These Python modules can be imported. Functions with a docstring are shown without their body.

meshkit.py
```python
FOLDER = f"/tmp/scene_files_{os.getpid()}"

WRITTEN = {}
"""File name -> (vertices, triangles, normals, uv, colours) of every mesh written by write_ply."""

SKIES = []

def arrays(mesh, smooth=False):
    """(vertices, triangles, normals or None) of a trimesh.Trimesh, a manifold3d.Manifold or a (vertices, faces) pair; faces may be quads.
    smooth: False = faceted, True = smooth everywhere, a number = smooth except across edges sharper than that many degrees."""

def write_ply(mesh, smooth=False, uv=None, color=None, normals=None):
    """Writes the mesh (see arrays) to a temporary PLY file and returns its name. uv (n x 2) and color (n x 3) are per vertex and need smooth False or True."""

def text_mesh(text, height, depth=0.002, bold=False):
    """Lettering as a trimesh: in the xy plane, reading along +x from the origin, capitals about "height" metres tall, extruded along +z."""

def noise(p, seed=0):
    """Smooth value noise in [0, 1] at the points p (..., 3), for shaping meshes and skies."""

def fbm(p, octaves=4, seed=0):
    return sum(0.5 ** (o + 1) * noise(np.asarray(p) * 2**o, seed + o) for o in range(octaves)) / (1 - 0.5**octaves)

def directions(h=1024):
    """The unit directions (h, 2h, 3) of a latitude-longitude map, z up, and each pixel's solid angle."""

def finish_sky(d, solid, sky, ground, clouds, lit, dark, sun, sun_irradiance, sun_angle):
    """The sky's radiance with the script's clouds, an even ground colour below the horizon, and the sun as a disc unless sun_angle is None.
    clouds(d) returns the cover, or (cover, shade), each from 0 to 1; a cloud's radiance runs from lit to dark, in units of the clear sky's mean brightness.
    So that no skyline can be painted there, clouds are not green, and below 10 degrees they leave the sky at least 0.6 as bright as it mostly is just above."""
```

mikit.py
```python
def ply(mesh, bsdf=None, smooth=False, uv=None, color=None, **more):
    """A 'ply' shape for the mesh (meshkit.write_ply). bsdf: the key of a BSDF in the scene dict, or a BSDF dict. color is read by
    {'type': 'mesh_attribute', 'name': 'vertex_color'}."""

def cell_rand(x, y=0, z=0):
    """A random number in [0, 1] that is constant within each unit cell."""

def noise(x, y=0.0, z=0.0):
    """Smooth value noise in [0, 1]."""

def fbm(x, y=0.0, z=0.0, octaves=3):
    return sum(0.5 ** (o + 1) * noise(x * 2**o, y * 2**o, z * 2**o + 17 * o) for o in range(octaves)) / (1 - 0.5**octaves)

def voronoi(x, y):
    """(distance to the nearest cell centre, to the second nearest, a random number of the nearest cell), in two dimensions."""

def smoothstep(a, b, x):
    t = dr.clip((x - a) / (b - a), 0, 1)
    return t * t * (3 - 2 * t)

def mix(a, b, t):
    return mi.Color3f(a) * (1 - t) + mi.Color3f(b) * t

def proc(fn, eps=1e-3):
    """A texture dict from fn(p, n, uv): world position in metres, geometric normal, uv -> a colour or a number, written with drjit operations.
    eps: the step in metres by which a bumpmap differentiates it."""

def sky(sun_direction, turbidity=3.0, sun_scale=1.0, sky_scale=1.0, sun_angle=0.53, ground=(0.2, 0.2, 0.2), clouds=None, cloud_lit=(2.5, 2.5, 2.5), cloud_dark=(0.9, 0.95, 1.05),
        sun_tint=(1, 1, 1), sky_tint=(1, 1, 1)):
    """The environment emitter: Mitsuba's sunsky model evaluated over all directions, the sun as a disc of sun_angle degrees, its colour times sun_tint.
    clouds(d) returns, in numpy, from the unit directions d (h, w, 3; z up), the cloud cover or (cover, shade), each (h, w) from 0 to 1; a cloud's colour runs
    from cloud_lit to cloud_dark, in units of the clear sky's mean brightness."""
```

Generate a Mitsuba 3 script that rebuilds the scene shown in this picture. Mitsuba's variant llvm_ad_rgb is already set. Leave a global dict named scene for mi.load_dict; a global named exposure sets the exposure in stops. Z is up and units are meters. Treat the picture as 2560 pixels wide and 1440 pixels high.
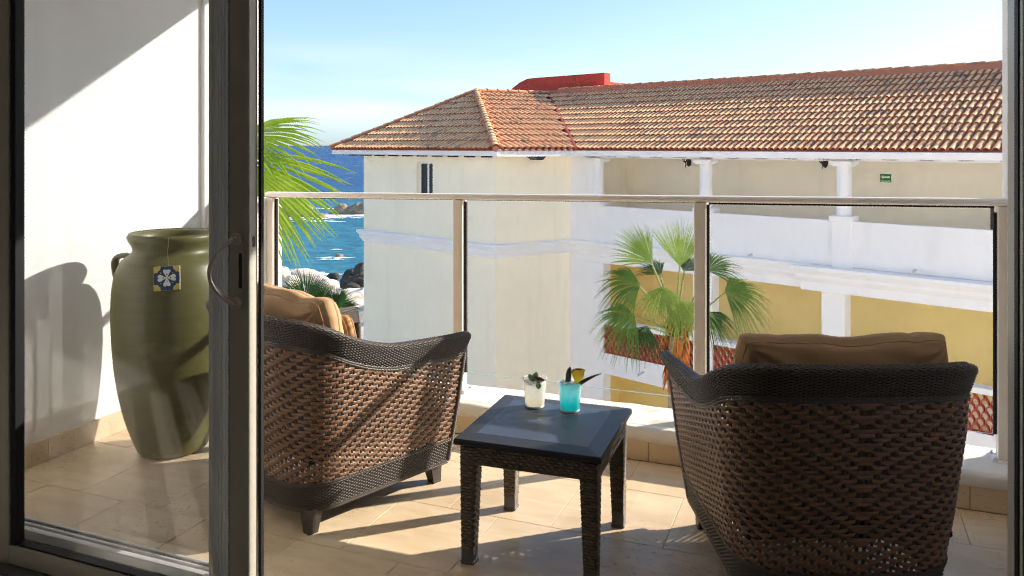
import math, random
import numpy as np, trimesh, mitsuba as mi, drjit as dr, mikit, meshkit
import manifold3d as m3
from shapely.geometry import Polygon, Point, box as sbox
from shapely import affinity
from shapely.ops import unary_union
from mikit import noise, fbm, voronoi, cell_rand, smoothstep, mix, proc, ply

random.seed(7); rng = np.random.default_rng(7)
scene, labels = {}, {}
T = mi.ScalarTransform4f
# ------------------------------------------------------------------ camera, sky, exposure
EYE, FPX, HOR = 1.55, 2000.0, 364.0            # eye height, focal length and horizon row (photo pixels, 2560 wide)
scene['camera'] = {'type': 'perspective', 'fov': 65.24, 'fov_axis': 'x', 'near_clip': 0.05, 'far_clip': 120000.0,
    'principal_point_offset_y': 0.2472,
    'to_world': T().look_at(origin=[0, 0, EYE], target=[0, 10, EYE], up=[0, 0, 1])}
EL, AZ = math.radians(24.0), np.array([0.945, 0.327])
SUN = [AZ[0]*math.cos(EL), AZ[1]*math.cos(EL), math.sin(EL)]
def thin_clouds(d):
    el = np.degrees(np.arcsin(np.clip(d[..., 2], -1, 1)))
    q = np.stack([d[..., 0]*5, d[..., 1]*5, d[..., 2]*26], -1)
    n = meshkit.fbm(q, 4, seed=3)
    band = np.exp(-((el-3.2)/3.0)**2)
    side = np.clip(0.75-1.6*d[..., 0], 0.12, 1)
    return np.clip((n-0.38)*2.6, 0, 1)*band*side*0.45
scene['sky'] = mikit.sky(SUN, turbidity=3.0, sky_scale=1.12, sun_tint=(1.0, 1.17, 1.60), sky_tint=(0.86, 0.90, 1.0), clouds=thin_clouds, ground=(0.3, 0.29, 0.27))
exposure = 2.75
# ------------------------------------------------------------------ frames
E = np.array([0.928, -0.3727, 0]); N = np.array([0.3727, 0.928, 0]); UP = np.array([0, 0, 1.0])
E /= np.linalg.norm(E); N = np.cross(UP, E)
def frame(x, y, o):
    m = np.eye(4); m[:3, 0], m[:3, 1], m[:3, 2], m[:3, 3] = x, y, np.cross(x, y), o
    return m
BAL = frame(E, N, [0, 0, 0])                   # balcony: e along the door, n outwards
R_ = np.array([0.738, -0.674, 0]); R_ /= np.linalg.norm(R_); Q_ = np.cross(UP, R_)
HOT = frame(R_, Q_, [11.374, 18.8, 0])         # hotel wing: r to the right along its front, q into the building
def at(x, y, Y):                               # a photo pixel at distance Y
    return np.array([(x-1280)/FPX*Y, Y, EYE-(y-HOR)/FPX*Y])
def ap(M, v):
    return np.asarray(v, float) @ M[:3, :3].T + M[:3, 3]
def move(x, y, z, deg=0):
    a = math.radians(deg); m = np.eye(4); m[:2, :2] = [[math.cos(a), -math.sin(a)], [math.sin(a), math.cos(a)]]; m[:3, 3] = x, y, z
    return m
# ------------------------------------------------------------------ mesh helpers
class MB:
    def __init__(s): s.v, s.f, s.n, s.t = [], [], 0, []
    def add(s, v, f, uv=None):
        v, f = np.asarray(v, float), np.asarray(f, int)
        if f.shape[1] == 4: f = np.vstack([f[:, [0, 1, 2]], f[:, [0, 2, 3]]])
        s.v.append(v); s.f.append(f+s.n); s.n += len(v)
        if uv is not None: s.t.append(np.asarray(uv, float))
        return s
    def tm(s, m, M=None):
        v = np.asarray(m.vertices, float)
        return s.add(v if M is None else ap(M, v), m.faces)
    def box(s, a, b, bev=0.0, M=None):
        a, b = np.minimum(a, b).astype(float), np.maximum(a, b).astype(float)
        if bev <= 0:
            v = np.array([[x, y, z] for x in (a[0], b[0]) for y in (a[1], b[1]) for z in (a[2], b[2])])
            f = [[0, 1, 3, 2], [4, 6, 7, 5], [0, 4, 5, 1], [2, 3, 7, 6], [0, 2, 6, 4], [1, 5, 7, 3]]
            return s.add(v if M is None else ap(M, v), f)
        bev = min(bev, 0.45*float((b-a).min()))
        pts = []
        for k in range(3):
            for sx in (0, 1):
                for sy in (0, 1):
                    for sz in (0, 1):
                        p = [(b if c else a)[i]-(bev if c else -bev) for i, c in enumerate((sx, sy, sz))]
                        p[k] = (b if (sx, sy, sz)[k] else a)[k]
                        pts.append(p)
        h = trimesh.convex.convex_hull(np.array(pts))
        return s.tm(h, M)
    def sheet(s, g, closeu=False, flip=False):   # g: (n, m, 3) grid
        n, m = g.shape[:2]
        i, j = np.meshgrid(np.arange(n-(not closeu)), np.arange(m-1), indexing='ij')
        a, b = i*m+j, ((i+1) % n)*m+j
        q = np.stack([a, b, b+1, a+1], -1).reshape(-1, 4)
        return s.add(g.reshape(-1, 3), q[:, ::-1] if flip else q)
    def tube(s, p, r, sides=6, caps=True, closed=False):
        p = np.asarray(p, float); r = np.broadcast_to(r, len(p))
        t = np.gradient(p, axis=0) if not closed else np.roll(p, -1, 0)-np.roll(p, 1, 0)
        t /= np.linalg.norm(t, axis=1, keepdims=True)+1e-12
        ref = np.array([0, 0, 1.0]) if np.abs(t[:, 2]).mean() < 0.8 else np.array([1.0, 0.2, 0])
        a = np.cross(t, ref); a /= np.linalg.norm(a, axis=1, keepdims=True)+1e-12
        b = np.cross(t, a); g = np.arange(sides)*2*np.pi/sides
        ring = p[:, None]+r[:, None, None]*(np.cos(g)[None, :, None]*a[:, None]+np.sin(g)[None, :, None]*b[:, None])
        n = len(p); i, j = np.meshgrid(np.arange(n-(not closed)), np.arange(sides), indexing='ij')
        q = np.stack([i*sides+j, i*sides+(j+1) % sides, ((i+1) % n)*sides+(j+1) % sides, ((i+1) % n)*sides+j], -1).reshape(-1, 4)
        v = ring.reshape(-1, 3); s.add(v, q[:, ::-1])
        if caps and not closed:
            for k, fl in ((0, 1), (n-1, 0)):
                c = np.vstack([ring[k], p[k]]); f = np.array([[x, (x+1) % sides, sides] for x in range(sides)])
                s.add(c, f if fl else f[:, ::-1])
        return s
    def lathe(s, prof, n=32, M=None):
        prof = np.asarray(prof, float); g = np.arange(n)*2*np.pi/n
        v = np.stack([prof[None, :, 0]*np.cos(g)[:, None], prof[None, :, 0]*np.sin(g)[:, None], np.broadcast_to(prof[None, :, 1], (n, len(prof)))], -1)
        if M is not None: v = ap(M, v.reshape(-1, 3)).reshape(v.shape)
        return s.sheet(v, closeu=True)
    def extrude(s, poly, h, M=None):
        for g in getattr(poly, 'geoms', [poly]):
            if g.area > 1e-9: s.tm(trimesh.creation.extrude_polygon(g, h, engine='earcut'), M)
        return s
    def mesh(s, M=None):
        v = np.vstack(s.v)
        return (v if M is None else ap(M, v), np.vstack(s.f))
used = {}
def key_for(k):
    n = used.get(k, 0); used[k] = n+1
    return k if n == 0 else f'{k}_{n:03d}'
def tag(key, label=None, cat=None, group=None, kind=None):
    d = {}
    if label: d['label'] = label
    if cat: d['category'] = cat
    if group: d['group'] = group
    if kind: d['kind'] = kind
    if d: labels[key] = d
    return key
def put(name, mesh, bsdf, smooth=False, M=None, label=None, cat=None, group=None, kind=None, uv=None, parent=None):
    key = key_for((parent+'__' if parent else '')+name)
    if isinstance(mesh, MB): mesh = mesh.mesh()
    if hasattr(mesh, 'to_mesh'): q_ = mesh.to_mesh(); mesh = (np.asarray(q_.vert_properties)[:, :3], np.asarray(q_.tri_verts))
    if M is not None: mesh = (ap(M, mesh[0]), mesh[1])
    scene[key] = ply(mesh, bsdf, smooth=smooth, uv=uv)
    return tag(key, label, cat, group, kind)
def copyof(name, pd, M, parent=None, label=None, bsdf=None, kind=None):
    key = key_for((parent+'__' if parent else '')+name)
    d = dict(pd); d['to_world'] = T(M)
    if bsdf: d['bsdf'] = {'type': 'ref', 'id': bsdf}
    scene[key] = d
    return tag(key, label, kind=kind)
def thing(name, label, cat, group=None, kind=None):
    return tag(key_for(name), label, cat, group, kind)
def unit(v):
    v = np.asarray(v, float); return v/np.linalg.norm(v)
def sstep(a, b, x):
    t = np.clip((np.asarray(x, float)-a)/(b-a), 0, 1); return t*t*(3-2*t)
# ------------------------------------------------------------------ materials
def mat(name, d): scene[name] = d; return name
def two(d): return {'type': 'twosided', 'nested': d}
def rgb(c): return {'type': 'rgb', 'value': list(c)}
def pri(c, rough=0.6, spec=0.4, **k):
    return {'type': 'principled', 'base_color': c if isinstance(c, dict) else rgb(c), 'roughness': rough, 'specular': spec, **k}
def bump(d, fn, scale, eps=1e-3):
    return {'type': 'bumpmap', 'tex': {**proc(fn, eps)}, 'scale': scale, 'nested': d}
stucco_relief = lambda p, n, uv: fbm(p.x*40, p.y*40, p.z*40, 2)
def painted(c, var=0.05):
    lo, hi = [float(x*(1-var)) for x in c], [float(x*(1+var)) for x in c]
    def fn(p, n, uv):
        c = mix(lo, hi, fbm(p.x*0.9, p.y*0.9, p.z*0.9, 3))*(0.97+0.03*noise(p.x*9, p.y*9, p.z*3))
        run = smoothstep(0.56, 0.80, fbm(p.x*2.6, p.y*2.6, p.z*0.22, 3))       # faint rain streaks
        return c*(1-0.045*run)
    return fn
mat('m_white_stucco', two(bump(pri(proc(painted((0.80, 0.79, 0.78), 0.03)), 0.85, 0.2), stucco_relief, 0.0038, 2e-3)))
mat('m_hotel_white', two(pri(proc(painted((0.80, 0.795, 0.80), 0.03)), 0.8, 0.2)))
mat('m_cream', two(pri(proc(painted((0.92, 0.84, 0.665), 0.03)), 0.85, 0.2)))
mat('m_beige_wall', two(pri(proc(painted((0.81, 0.75, 0.62), 0.04)), 0.85, 0.2)))
mat('m_yellow', two(pri(proc(painted((0.86, 0.715, 0.33), 0.05)), 0.85, 0.2)))
mat('m_red_wall', two(pri(proc(painted((0.50, 0.075, 0.05), 0.06)), 0.8, 0.2)))
mat('m_mortar', two(pri((0.45, 0.19, 0.13), 0.9, 0.1)))
mat('m_grille_clay', two(pri(proc(painted((0.42, 0.10, 0.075), 0.14)), 0.8, 0.2)))
mat('m_room_wall', two({'type': 'diffuse', 'reflectance': rgb((0.78, 0.77, 0.74))}))
mat('m_room_floor', two({'type': 'diffuse', 'reflectance': rgb((0.55, 0.49, 0.42))}))
mat('m_frame_olive', two(pri((0.43, 0.425, 0.38), 0.42, 0.5)))
mat('m_handle', two(pri((0.56, 0.53, 0.48), 0.4, 0.5)))
mat('m_aluminium', two(pri((0.66, 0.66, 0.66), 0.42, 0.5, metallic=0.2)))
mat('m_aluminium_dark', two(pri((0.11, 0.11, 0.115), 0.4, 0.5, metallic=0.3)))
mat('m_rubber', two(pri((0.012, 0.012, 0.013), 0.6, 0.3)))
mat('m_post_beige', two(pri((0.74, 0.69, 0.625), 0.4, 0.5)))
mat('m_rail_beige', two(pri((0.80, 0.765, 0.71), 0.32, 0.6)))
mat('m_glass', {'type': 'thindielectric', 'int_ior': 1.5, 'ext_ior': 1.0, 'specular_transmittance': rgb((0.82, 0.845, 0.88))})
mat('m_rail_glass', {'type': 'thindielectric', 'int_ior': 1.09, 'ext_ior': 1.0})
mat('m_steel', two(pri((0.6, 0.6, 0.6), 0.3, 0.6, metallic=0.9)))
mat('m_black', two(pri((0.015, 0.015, 0.016), 0.45, 0.4)))
def travertine(p, n, uv):
    e = p.x*E[0]+p.y*E[1]; q = p.x*N[0]+p.y*N[1]
    tint = cell_rand(dr.floor(e/0.23+0.5), dr.floor(q/0.47), 3)
    big = fbm(e*2.3, q*4.1, p.z*3, 3); vein = fbm(e*7+3*big, q*26+2*big, p.z*8, 3)
    pits = smoothstep(0.66, 0.80, fbm(e*60, q*105, p.z*90, 3))*smoothstep(0.50, 0.72, noise(e*3.1, q*3.3, 5))
    c = mix((0.56, 0.415, 0.25), (0.80, 0.665, 0.475), dr.clip(0.70*big+0.55*vein+0.2*tint-0.20, 0, 1))
    stain = smoothstep(0.60, 0.78, fbm(e*1.4+9, q*1.9, 2, 3))
    c = mix(c, (0.42, 0.29, 0.155), 0.4*stain)
    return c*(1-0.28*pits)
trav_rough = lambda p, n, uv: 0.30+0.30*fbm(p.x*6, p.y*6, p.z*6, 2)
mat('m_travertine', two(pri(proc(travertine), proc(trav_rough), 0.45)))
mat('m_grout', two(pri((0.30, 0.235, 0.165), 0.9, 0.1)))
def kerb_col(p, n, uv):
    d = smoothstep(0.58, 0.72, fbm(p.x*11, p.y*11, p.z*24, 3))*smoothstep(0.45, 0.6, noise(p.x*2.3, p.y*2.3, 4))
    return mix(mix((0.72, 0.68, 0.61), (0.80, 0.775, 0.72), fbm(p.x*3, p.y*3, p.z*9, 3)), (0.42, 0.35, 0.27), 0.45*d)
mat('m_kerb', two(bump(pri(proc(kerb_col), 0.75, 0.25), lambda p, n, uv: fbm(p.x*18, p.y*18, p.z*18, 3), 0.004, 2e-3)))
def tile_col(p, n, uv):
    r = (p.x-11.374)*R_[0]+(p.y-18.8)*R_[1]; q = (p.x-11.374)*Q_[0]+(p.y-18.8)*Q_[1]
    k = cell_rand(dr.floor(r/0.185+0.5), dr.floor((q+0.5)/0.527), 1); k2 = cell_rand(dr.floor(r/0.185+0.5), dr.floor((q+0.5)/0.527), 2)
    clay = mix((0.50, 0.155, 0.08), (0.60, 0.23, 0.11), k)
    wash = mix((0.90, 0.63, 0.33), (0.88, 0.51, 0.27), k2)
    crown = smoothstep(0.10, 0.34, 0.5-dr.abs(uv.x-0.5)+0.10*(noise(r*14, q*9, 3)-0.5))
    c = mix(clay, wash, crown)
    soot = smoothstep(0.60, 0.80, fbm(r*4.2, q*3.4, 7, 3)+0.25*(k-0.5))
    return mix(c, (0.24, 0.14, 0.12), 0.6*soot)
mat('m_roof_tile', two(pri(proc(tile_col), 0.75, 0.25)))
def wicker_brown(p, n, uv):
    s = noise(uv.x*7+uv.y*40, uv.y*900, 3); k = cell_rand(dr.floor(uv.y*40), 3, 1); g = fbm(p.x*20, p.y*20, p.z*60, 2)
    return mix((0.115, 0.062, 0.040), (0.30, 0.172, 0.108), 0.45*s+0.3*k+0.25*g)
mat('m_wicker_brown', two(pri(proc(wicker_brown), 0.42, 0.45)))
mat('m_wicker_dark', two(pri((0.075, 0.063, 0.055), 0.40, 0.5)))
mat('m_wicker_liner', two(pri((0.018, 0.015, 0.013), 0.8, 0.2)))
mat('m_table_strand', two(pri(proc(lambda p, n, uv: mix((0.085, 0.066, 0.048), (0.19, 0.150, 0.108), noise(p.x*45, p.y*45, p.z*70))), 0.45, 0.5)))
mat('m_table_black', two(pri((0.035, 0.035, 0.038), 0.42, 0.4)))
def pebble(p, n, uv):
    a, b, c = voronoi(p.x*150, p.y*150); return smoothstep(0.0, 0.5, b-a)
mat('m_table_glass', two(bump(pri((0.055, 0.080, 0.135), 0.22, 1.0), pebble, 0.0016, 6e-4)))
mat('m_cap_grey', two(pri((0.10, 0.10, 0.11), 0.5, 0.4)))
def cloth(p, n, uv):
    w = 0.5+0.25*dr.sin(uv.x*900)+0.25*dr.sin(uv.y*900)
    return mix((0.37, 0.235, 0.130), (0.49, 0.325, 0.190), 0.5*w+0.5*fbm(uv.x*22, uv.y*22, 1, 3))
mat('m_cushion', two(pri(proc(cloth), 0.9, 0.15, sheen=0.4)))
def ribbed(p, n, uv):
    w = 0.5+0.5*dr.sin(uv.x*170); z = 0.5+0.5*dr.sin(uv.y*420+dr.sin(uv.x*85)*2)
    return mix((0.27, 0.15, 0.07), (0.50, 0.33, 0.18), 0.7*w+0.3*z)
mat('m_knit', two(pri(proc(ribbed), 0.95, 0.1, sheen=0.4)))
def glaze(p, n, uv):
    st = noise(p.x*5, p.y*5, p.z*130)*0.28+0.72*fbm(p.x*3+1, p.y*3, p.z*5, 3)
    c = mix((0.085, 0.080, 0.020), (0.140, 0.130, 0.042), st)
    d = smoothstep(0.64, 0.75, fbm(p.x*12, p.y*12, p.z*7, 4))
    c = mix(c, (0.20, 0.19, 0.09), 0.4*d)
    foot = smoothstep(0.03, 0.0, p.z+0.02*noise(p.x*25, p.y*25, 1))
    return mix(c, (0.22, 0.22, 0.19), foot)
mat('m_pot_glaze', two(pri(proc(glaze), 0.42, 0.45)))
mat('m_navy', two(pri((0.012, 0.045, 0.12), 0.3, 0.5)))
mat('m_tile_white', two(pri((0.75, 0.74, 0.70), 0.3, 0.5)))
mat('m_tile_yellow', two(pri(proc(painted((0.62, 0.50, 0.10), 0.2)), 0.35, 0.5)))
mat('m_clay_raw', two(pri((0.36, 0.30, 0.22), 0.9, 0.2)))
def leafmat(a, b, tr=0.9):
    return {'type': 'principledthin', 'base_color': proc(lambda p, n, uv: mix(a, b, 0.6*noise(p.x*5, p.y*5, p.z*5)+0.4*noise(p.x*40, p.y*40, p.z*40))), 'roughness': 0.45, 'diff_trans': tr, 'spec_trans': 0.0}
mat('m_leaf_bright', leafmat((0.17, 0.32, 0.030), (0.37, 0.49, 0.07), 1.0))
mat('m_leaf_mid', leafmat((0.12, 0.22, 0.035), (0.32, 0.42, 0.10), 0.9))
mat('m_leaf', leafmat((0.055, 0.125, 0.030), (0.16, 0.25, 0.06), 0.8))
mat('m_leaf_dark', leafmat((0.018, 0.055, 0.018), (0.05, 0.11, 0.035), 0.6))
mat('m_petiole', two(pri((0.22, 0.26, 0.07), 0.5, 0.4)))
mat('m_husk', two(pri(proc(lambda p, n, uv: mix((0.20, 0.065, 0.022), (0.45, 0.155, 0.04), fbm(p.x*14, p.y*14, p.z*5, 3))), 0.9, 0.1)))
mat('m_trunk', two(bump(pri(proc(lambda p, n, uv: mix((0.15, 0.11, 0.08), (0.34, 0.27, 0.20), fbm(p.x*7, p.y*7, p.z*16, 3))), 0.9, 0.1), lambda p, n, uv: fbm(p.x*8, p.y*8, p.z*22, 3), 0.05, 4e-3)))
def sea_col(p, n, uv):
    d = dr.sqrt(p.x*p.x+p.y*p.y)
    near = smoothstep(330.0, 85.0, d); patch = fbm(p.x*0.03, p.y*0.04, 3, 3)
    c = mix((0.012, 0.070, 0.205), (0.018, 0.160, 0.235), dr.clip(near*0.9+0.7*(patch-0.5), 0, 1))
    rip = 0.55*fbm(p.x*0.55+0.1*p.y, p.y*0.8, 1, 3)+0.45*fbm(p.x*1.7, p.y*2.3, 4, 2); c = c*(0.30+1.4*rip)
    cap = smoothstep(0.70, 0.80, fbm(p.x*0.22, p.y*0.34, 9, 4))*smoothstep(0.45, 0.65, noise(p.x*0.03, p.y*0.03, 2))
    return mix(c, (0.7, 0.76, 0.8), cap*0.8)
def sea_wave(p, n, uv):
    return fbm(p.x*0.32+0.12*p.y, p.y*0.5, 1, 3)*0.8+0.25*fbm(p.x*1.6, p.y*2.1, 5, 2)
mat('m_sea', two(bump(pri(proc(sea_col), 0.35, 0.16), sea_wave, 0.5, 0.05)))
mat('m_foam', two(pri((0.80, 0.82, 0.83), 0.9, 0.1)))
def rock_fn(a, b):
    return lambda p, n, uv: mix(a, b, fbm(p.x*0.9, p.y*0.9, p.z*1.3, 4))*(0.75+0.4*noise(p.x*5, p.y*5, p.z*5))
mat('m_rock_tan', two(pri(proc(rock_fn((0.20, 0.145, 0.095), (0.52, 0.42, 0.31))), 0.9, 0.2)))
mat('m_rock_dark', two(pri(proc(rock_fn((0.035, 0.031, 0.028), (0.13, 0.115, 0.10))), 0.85, 0.3)))
def land_col(p, n, uv):
    g = fbm(p.x*0.35, p.y*0.35, p.z*0.6, 4); a, b, c = voronoi(p.x*0.42+g, p.y*0.42+g)
    col = mix((0.62, 0.53, 0.42), (0.84, 0.78, 0.69), g)
    col = mix(col, (0.25, 0.18, 0.12), 0.7*smoothstep(0.16, 0.02, b-a)*smoothstep(0.3, 0.6, g))
    town = smoothstep(44.0, 40.0, p.y+0.25*p.x)
    return mix(col, (0.64, 0.58, 0.49), town)
mat('m_land', two(pri(proc(land_col), 0.95, 0.1)))
# ================================================================== large structure: sea, land, own building
sea = MB(); g = np.arange(97)*2*np.pi/96
rad = np.array([0, 60, 90, 140, 220, 400, 900, 2500, 8000, 70000.0])
sea.sheet(np.stack([np.stack([rad*math.cos(a), rad*math.sin(a), np.full(len(rad), -12.0)], -1) for a in g]))
put('sea', sea, 'm_sea', label='blue sea with white caps reaching to the horizon', cat='sea', kind='structure')
def land_z(x, y):
    shore = 66+0.18*(x+14)+4.5*(meshkit.fbm(np.stack([x*0.07, y*0+3.1, x*0], -1), 3, seed=2)-0.5)*2
    p = np.stack([x*0.16, y*0.16, x*0], -1); q = np.stack([x*0.55, y*0.55, x*0], -1)
    bump_ = (meshkit.fbm(p, 4, seed=5)-0.45)*3.6+np.abs(meshkit.fbm(q, 3, seed=8)-0.5)*2.4
    wild = sstep(36, 46, y+0.1*x)
    h = -10.2+wild*(0.3+bump_)
    drop = sstep(-9, 5, y-shore+2.5*(meshkit.noise(q, 4)-0.5)*2)
    return h*(1-drop)+(-14.0)*drop
gx, gy = np.linspace(-120, 120, 201), np.concatenate([np.linspace(-60, 30, 24)[:-1], np.linspace(30, 84, 110), np.linspace(86, 130, 8)])
X, Yg = np.meshgrid(gx, gy, indexing='ij')
land = MB().sheet(np.stack([X, Yg, land_z(X, Yg)], -1))
put('ground', land, 'm_land', smooth=True, label='pale rocky ground sloping down to the sea', cat='ground', kind='structure')
# --- interior the camera stands in
b = MB().box((-4.5, -4.5, -0.05), (2.7, 1.998, -0.006))
put('interior_floor', b, 'm_room_floor', M=BAL, label='dim floor of the room behind the sliding door', cat='floor', kind='structure')
b = MB().box((-4.2, -4.4, -0.03), (2.4, -4.2, 2.82)).box((-4.4, -4.4, -0.03), (-4.2, 2.03, 2.82)).box((2.4, -4.4, -0.03), (2.6, 2.03, 2.82))
put('interior_walls', b, 'm_room_wall', M=BAL, label='shaded walls of the room behind the sliding door', cat='wall', kind='structure')
b = MB().box((-4.5, -4.5, 2.8), (2.7, 2.03, 2.95))
put('interior_ceiling', b, 'm_room_wall', M=BAL, label='ceiling of the room behind the sliding door', cat='ceiling', kind='structure')
b = MB().box((-20, 2.0, -11), (-3.22, 2.31, 7)).box((0.46, 2.0, -11), (20, 2.31, 7)).box((-3.22, 2.0, 2.42), (0.46, 2.31, 7)).box((-3.22, 2.0, -11), (0.46, 2.31, -0.05))
put('facade_wall', b, 'm_white_stucco', M=BAL, label='white front wall of the building round the sliding door', cat='wall', kind='structure')
# --- balcony: slab, ceiling, side walls
b = MB().box((-3.75, 2.31, -0.25), (0.95, 4.25, -0.012))
put('balcony_floor', b, 'm_grout', M=BAL, label='travertine tiled balcony floor with sun and shadow stripes', cat='floor', kind='structure')
tile_edge = 0.0011
row_n = [2.135, 2.605, 3.075, 3.545, 4.015]
row_off = [-2.874, -0.84, -0.61, -0.88]
tl = 0.4585
tvar = {}
for i in range(4):
    n0, n1 = row_n[i], row_n[i+1]; n0 = max(n0, 2.335); n1 = min(n1, 3.885)
    k0 = math.floor((-3.6-row_off[i])/tl); e = row_off[i]+k0*tl
    while e < 0.72:
        e0, e1 = max(e, -3.6), min(e+tl, 0.72)
        if e1-e0 > 0.02:
            b = MB().box((e0+tile_edge, n0+tile_edge, -0.012), (e1-tile_edge, n1-tile_edge, 0.0+0.0005*random.uniform(-1, 1)), bev=0.0009)
            put('floor_tile', b, 'm_travertine', M=BAL, parent='balcony_floor')
        e += tl
b = MB().box((-3.85, 2.31, 2.86), (0.95, 4.25, 3.0)).box((-3.85, 4.0, 2.68), (0.95, 4.25, 2.86))
put('balcony_ceiling', b, 'm_white_stucco', M=BAL, label='white ceiling and front beam over the balcony', cat='ceiling', kind='structure')
b = MB().box((-3.85, 2.31, -0.2), (-3.6, 3.845, 2.86))
put('balcony_side_wall', b, 'm_white_stucco', M=BAL, label='white stucco side wall of the balcony behind the tall pot', cat='wall', kind='structure')
n = 2.335
while n < 3.84:
    n2 = min(n+0.47, 3.845)
    put('skirting_tile', MB().box((-3.6, n+0.001, 0.0), (-3.583, n2-0.001, 0.112), bev=0.003), 'm_travertine', M=BAL, parent='balcony_side_wall'); n = n2
b = MB().box((-3.87, 3.845, -0.2), (-3.572, 4.15, 2.74))
put('corner_pillar', b, 'm_white_stucco', M=BAL, label='narrow white pillar at the far end of the balcony side wall', cat='pillar')
b = MB().box((-3.572, 3.91, 0.0), (-3.27, 4.16, 1.222), bev=0.012)
put('parapet_stub', b, 'm_white_stucco', M=BAL, label='short low beige wall beside the left end of the railing', cat='wall')
b = MB().box((0.705, 3.0, -0.2), (1.15, 4.16, 2.86)).box((0.80, 2.31, -0.2), (1.15, 3.0, 2.86))
put('balcony_end_wall', b, 'm_white_stucco', M=BAL, label='white wall end closing the right side of the balcony', cat='wall', kind='structure')
# --- kerb with tiled riser
prof = [(3.893, 0.10), (3.874, 0.106), (3.866, 0.125), (3.868, 0.148), (3.88, 0.162), (3.90, 0.168), (4.20, 0.165), (4.245, 0.158), (4.262, 0.14), (4.262, -0.3), (3.893, -0.3)]
es = np.linspace(-3.6, 0.9, 140)
wob = lambda e, k: 0.006*(meshkit.noise(np.stack([e*2.6, e*0+k, e*0], -1), 4)-0.5)*2+0.003*(meshkit.noise(np.stack([e*9, e*0+k, e*0], -1), 6)-0.5)*2
grid = np.stack([np.stack([np.full(len(prof), e), [p[0]+(wob(np.array(e), j) if 0 < j < 9 else 0) for j, p in enumerate(prof)], [p[1]+(0.6*wob(np.array(e), j+20) if 0 < j < 9 else 0) for j, p in enumerate(prof)]], -1) for e in es])
put('balcony_kerb', MB().sheet(grid, flip=True), 'm_kerb', smooth=40, M=BAL, label='rounded white plaster kerb under the glass railing', cat='kerb')
e = -3.6
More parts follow.
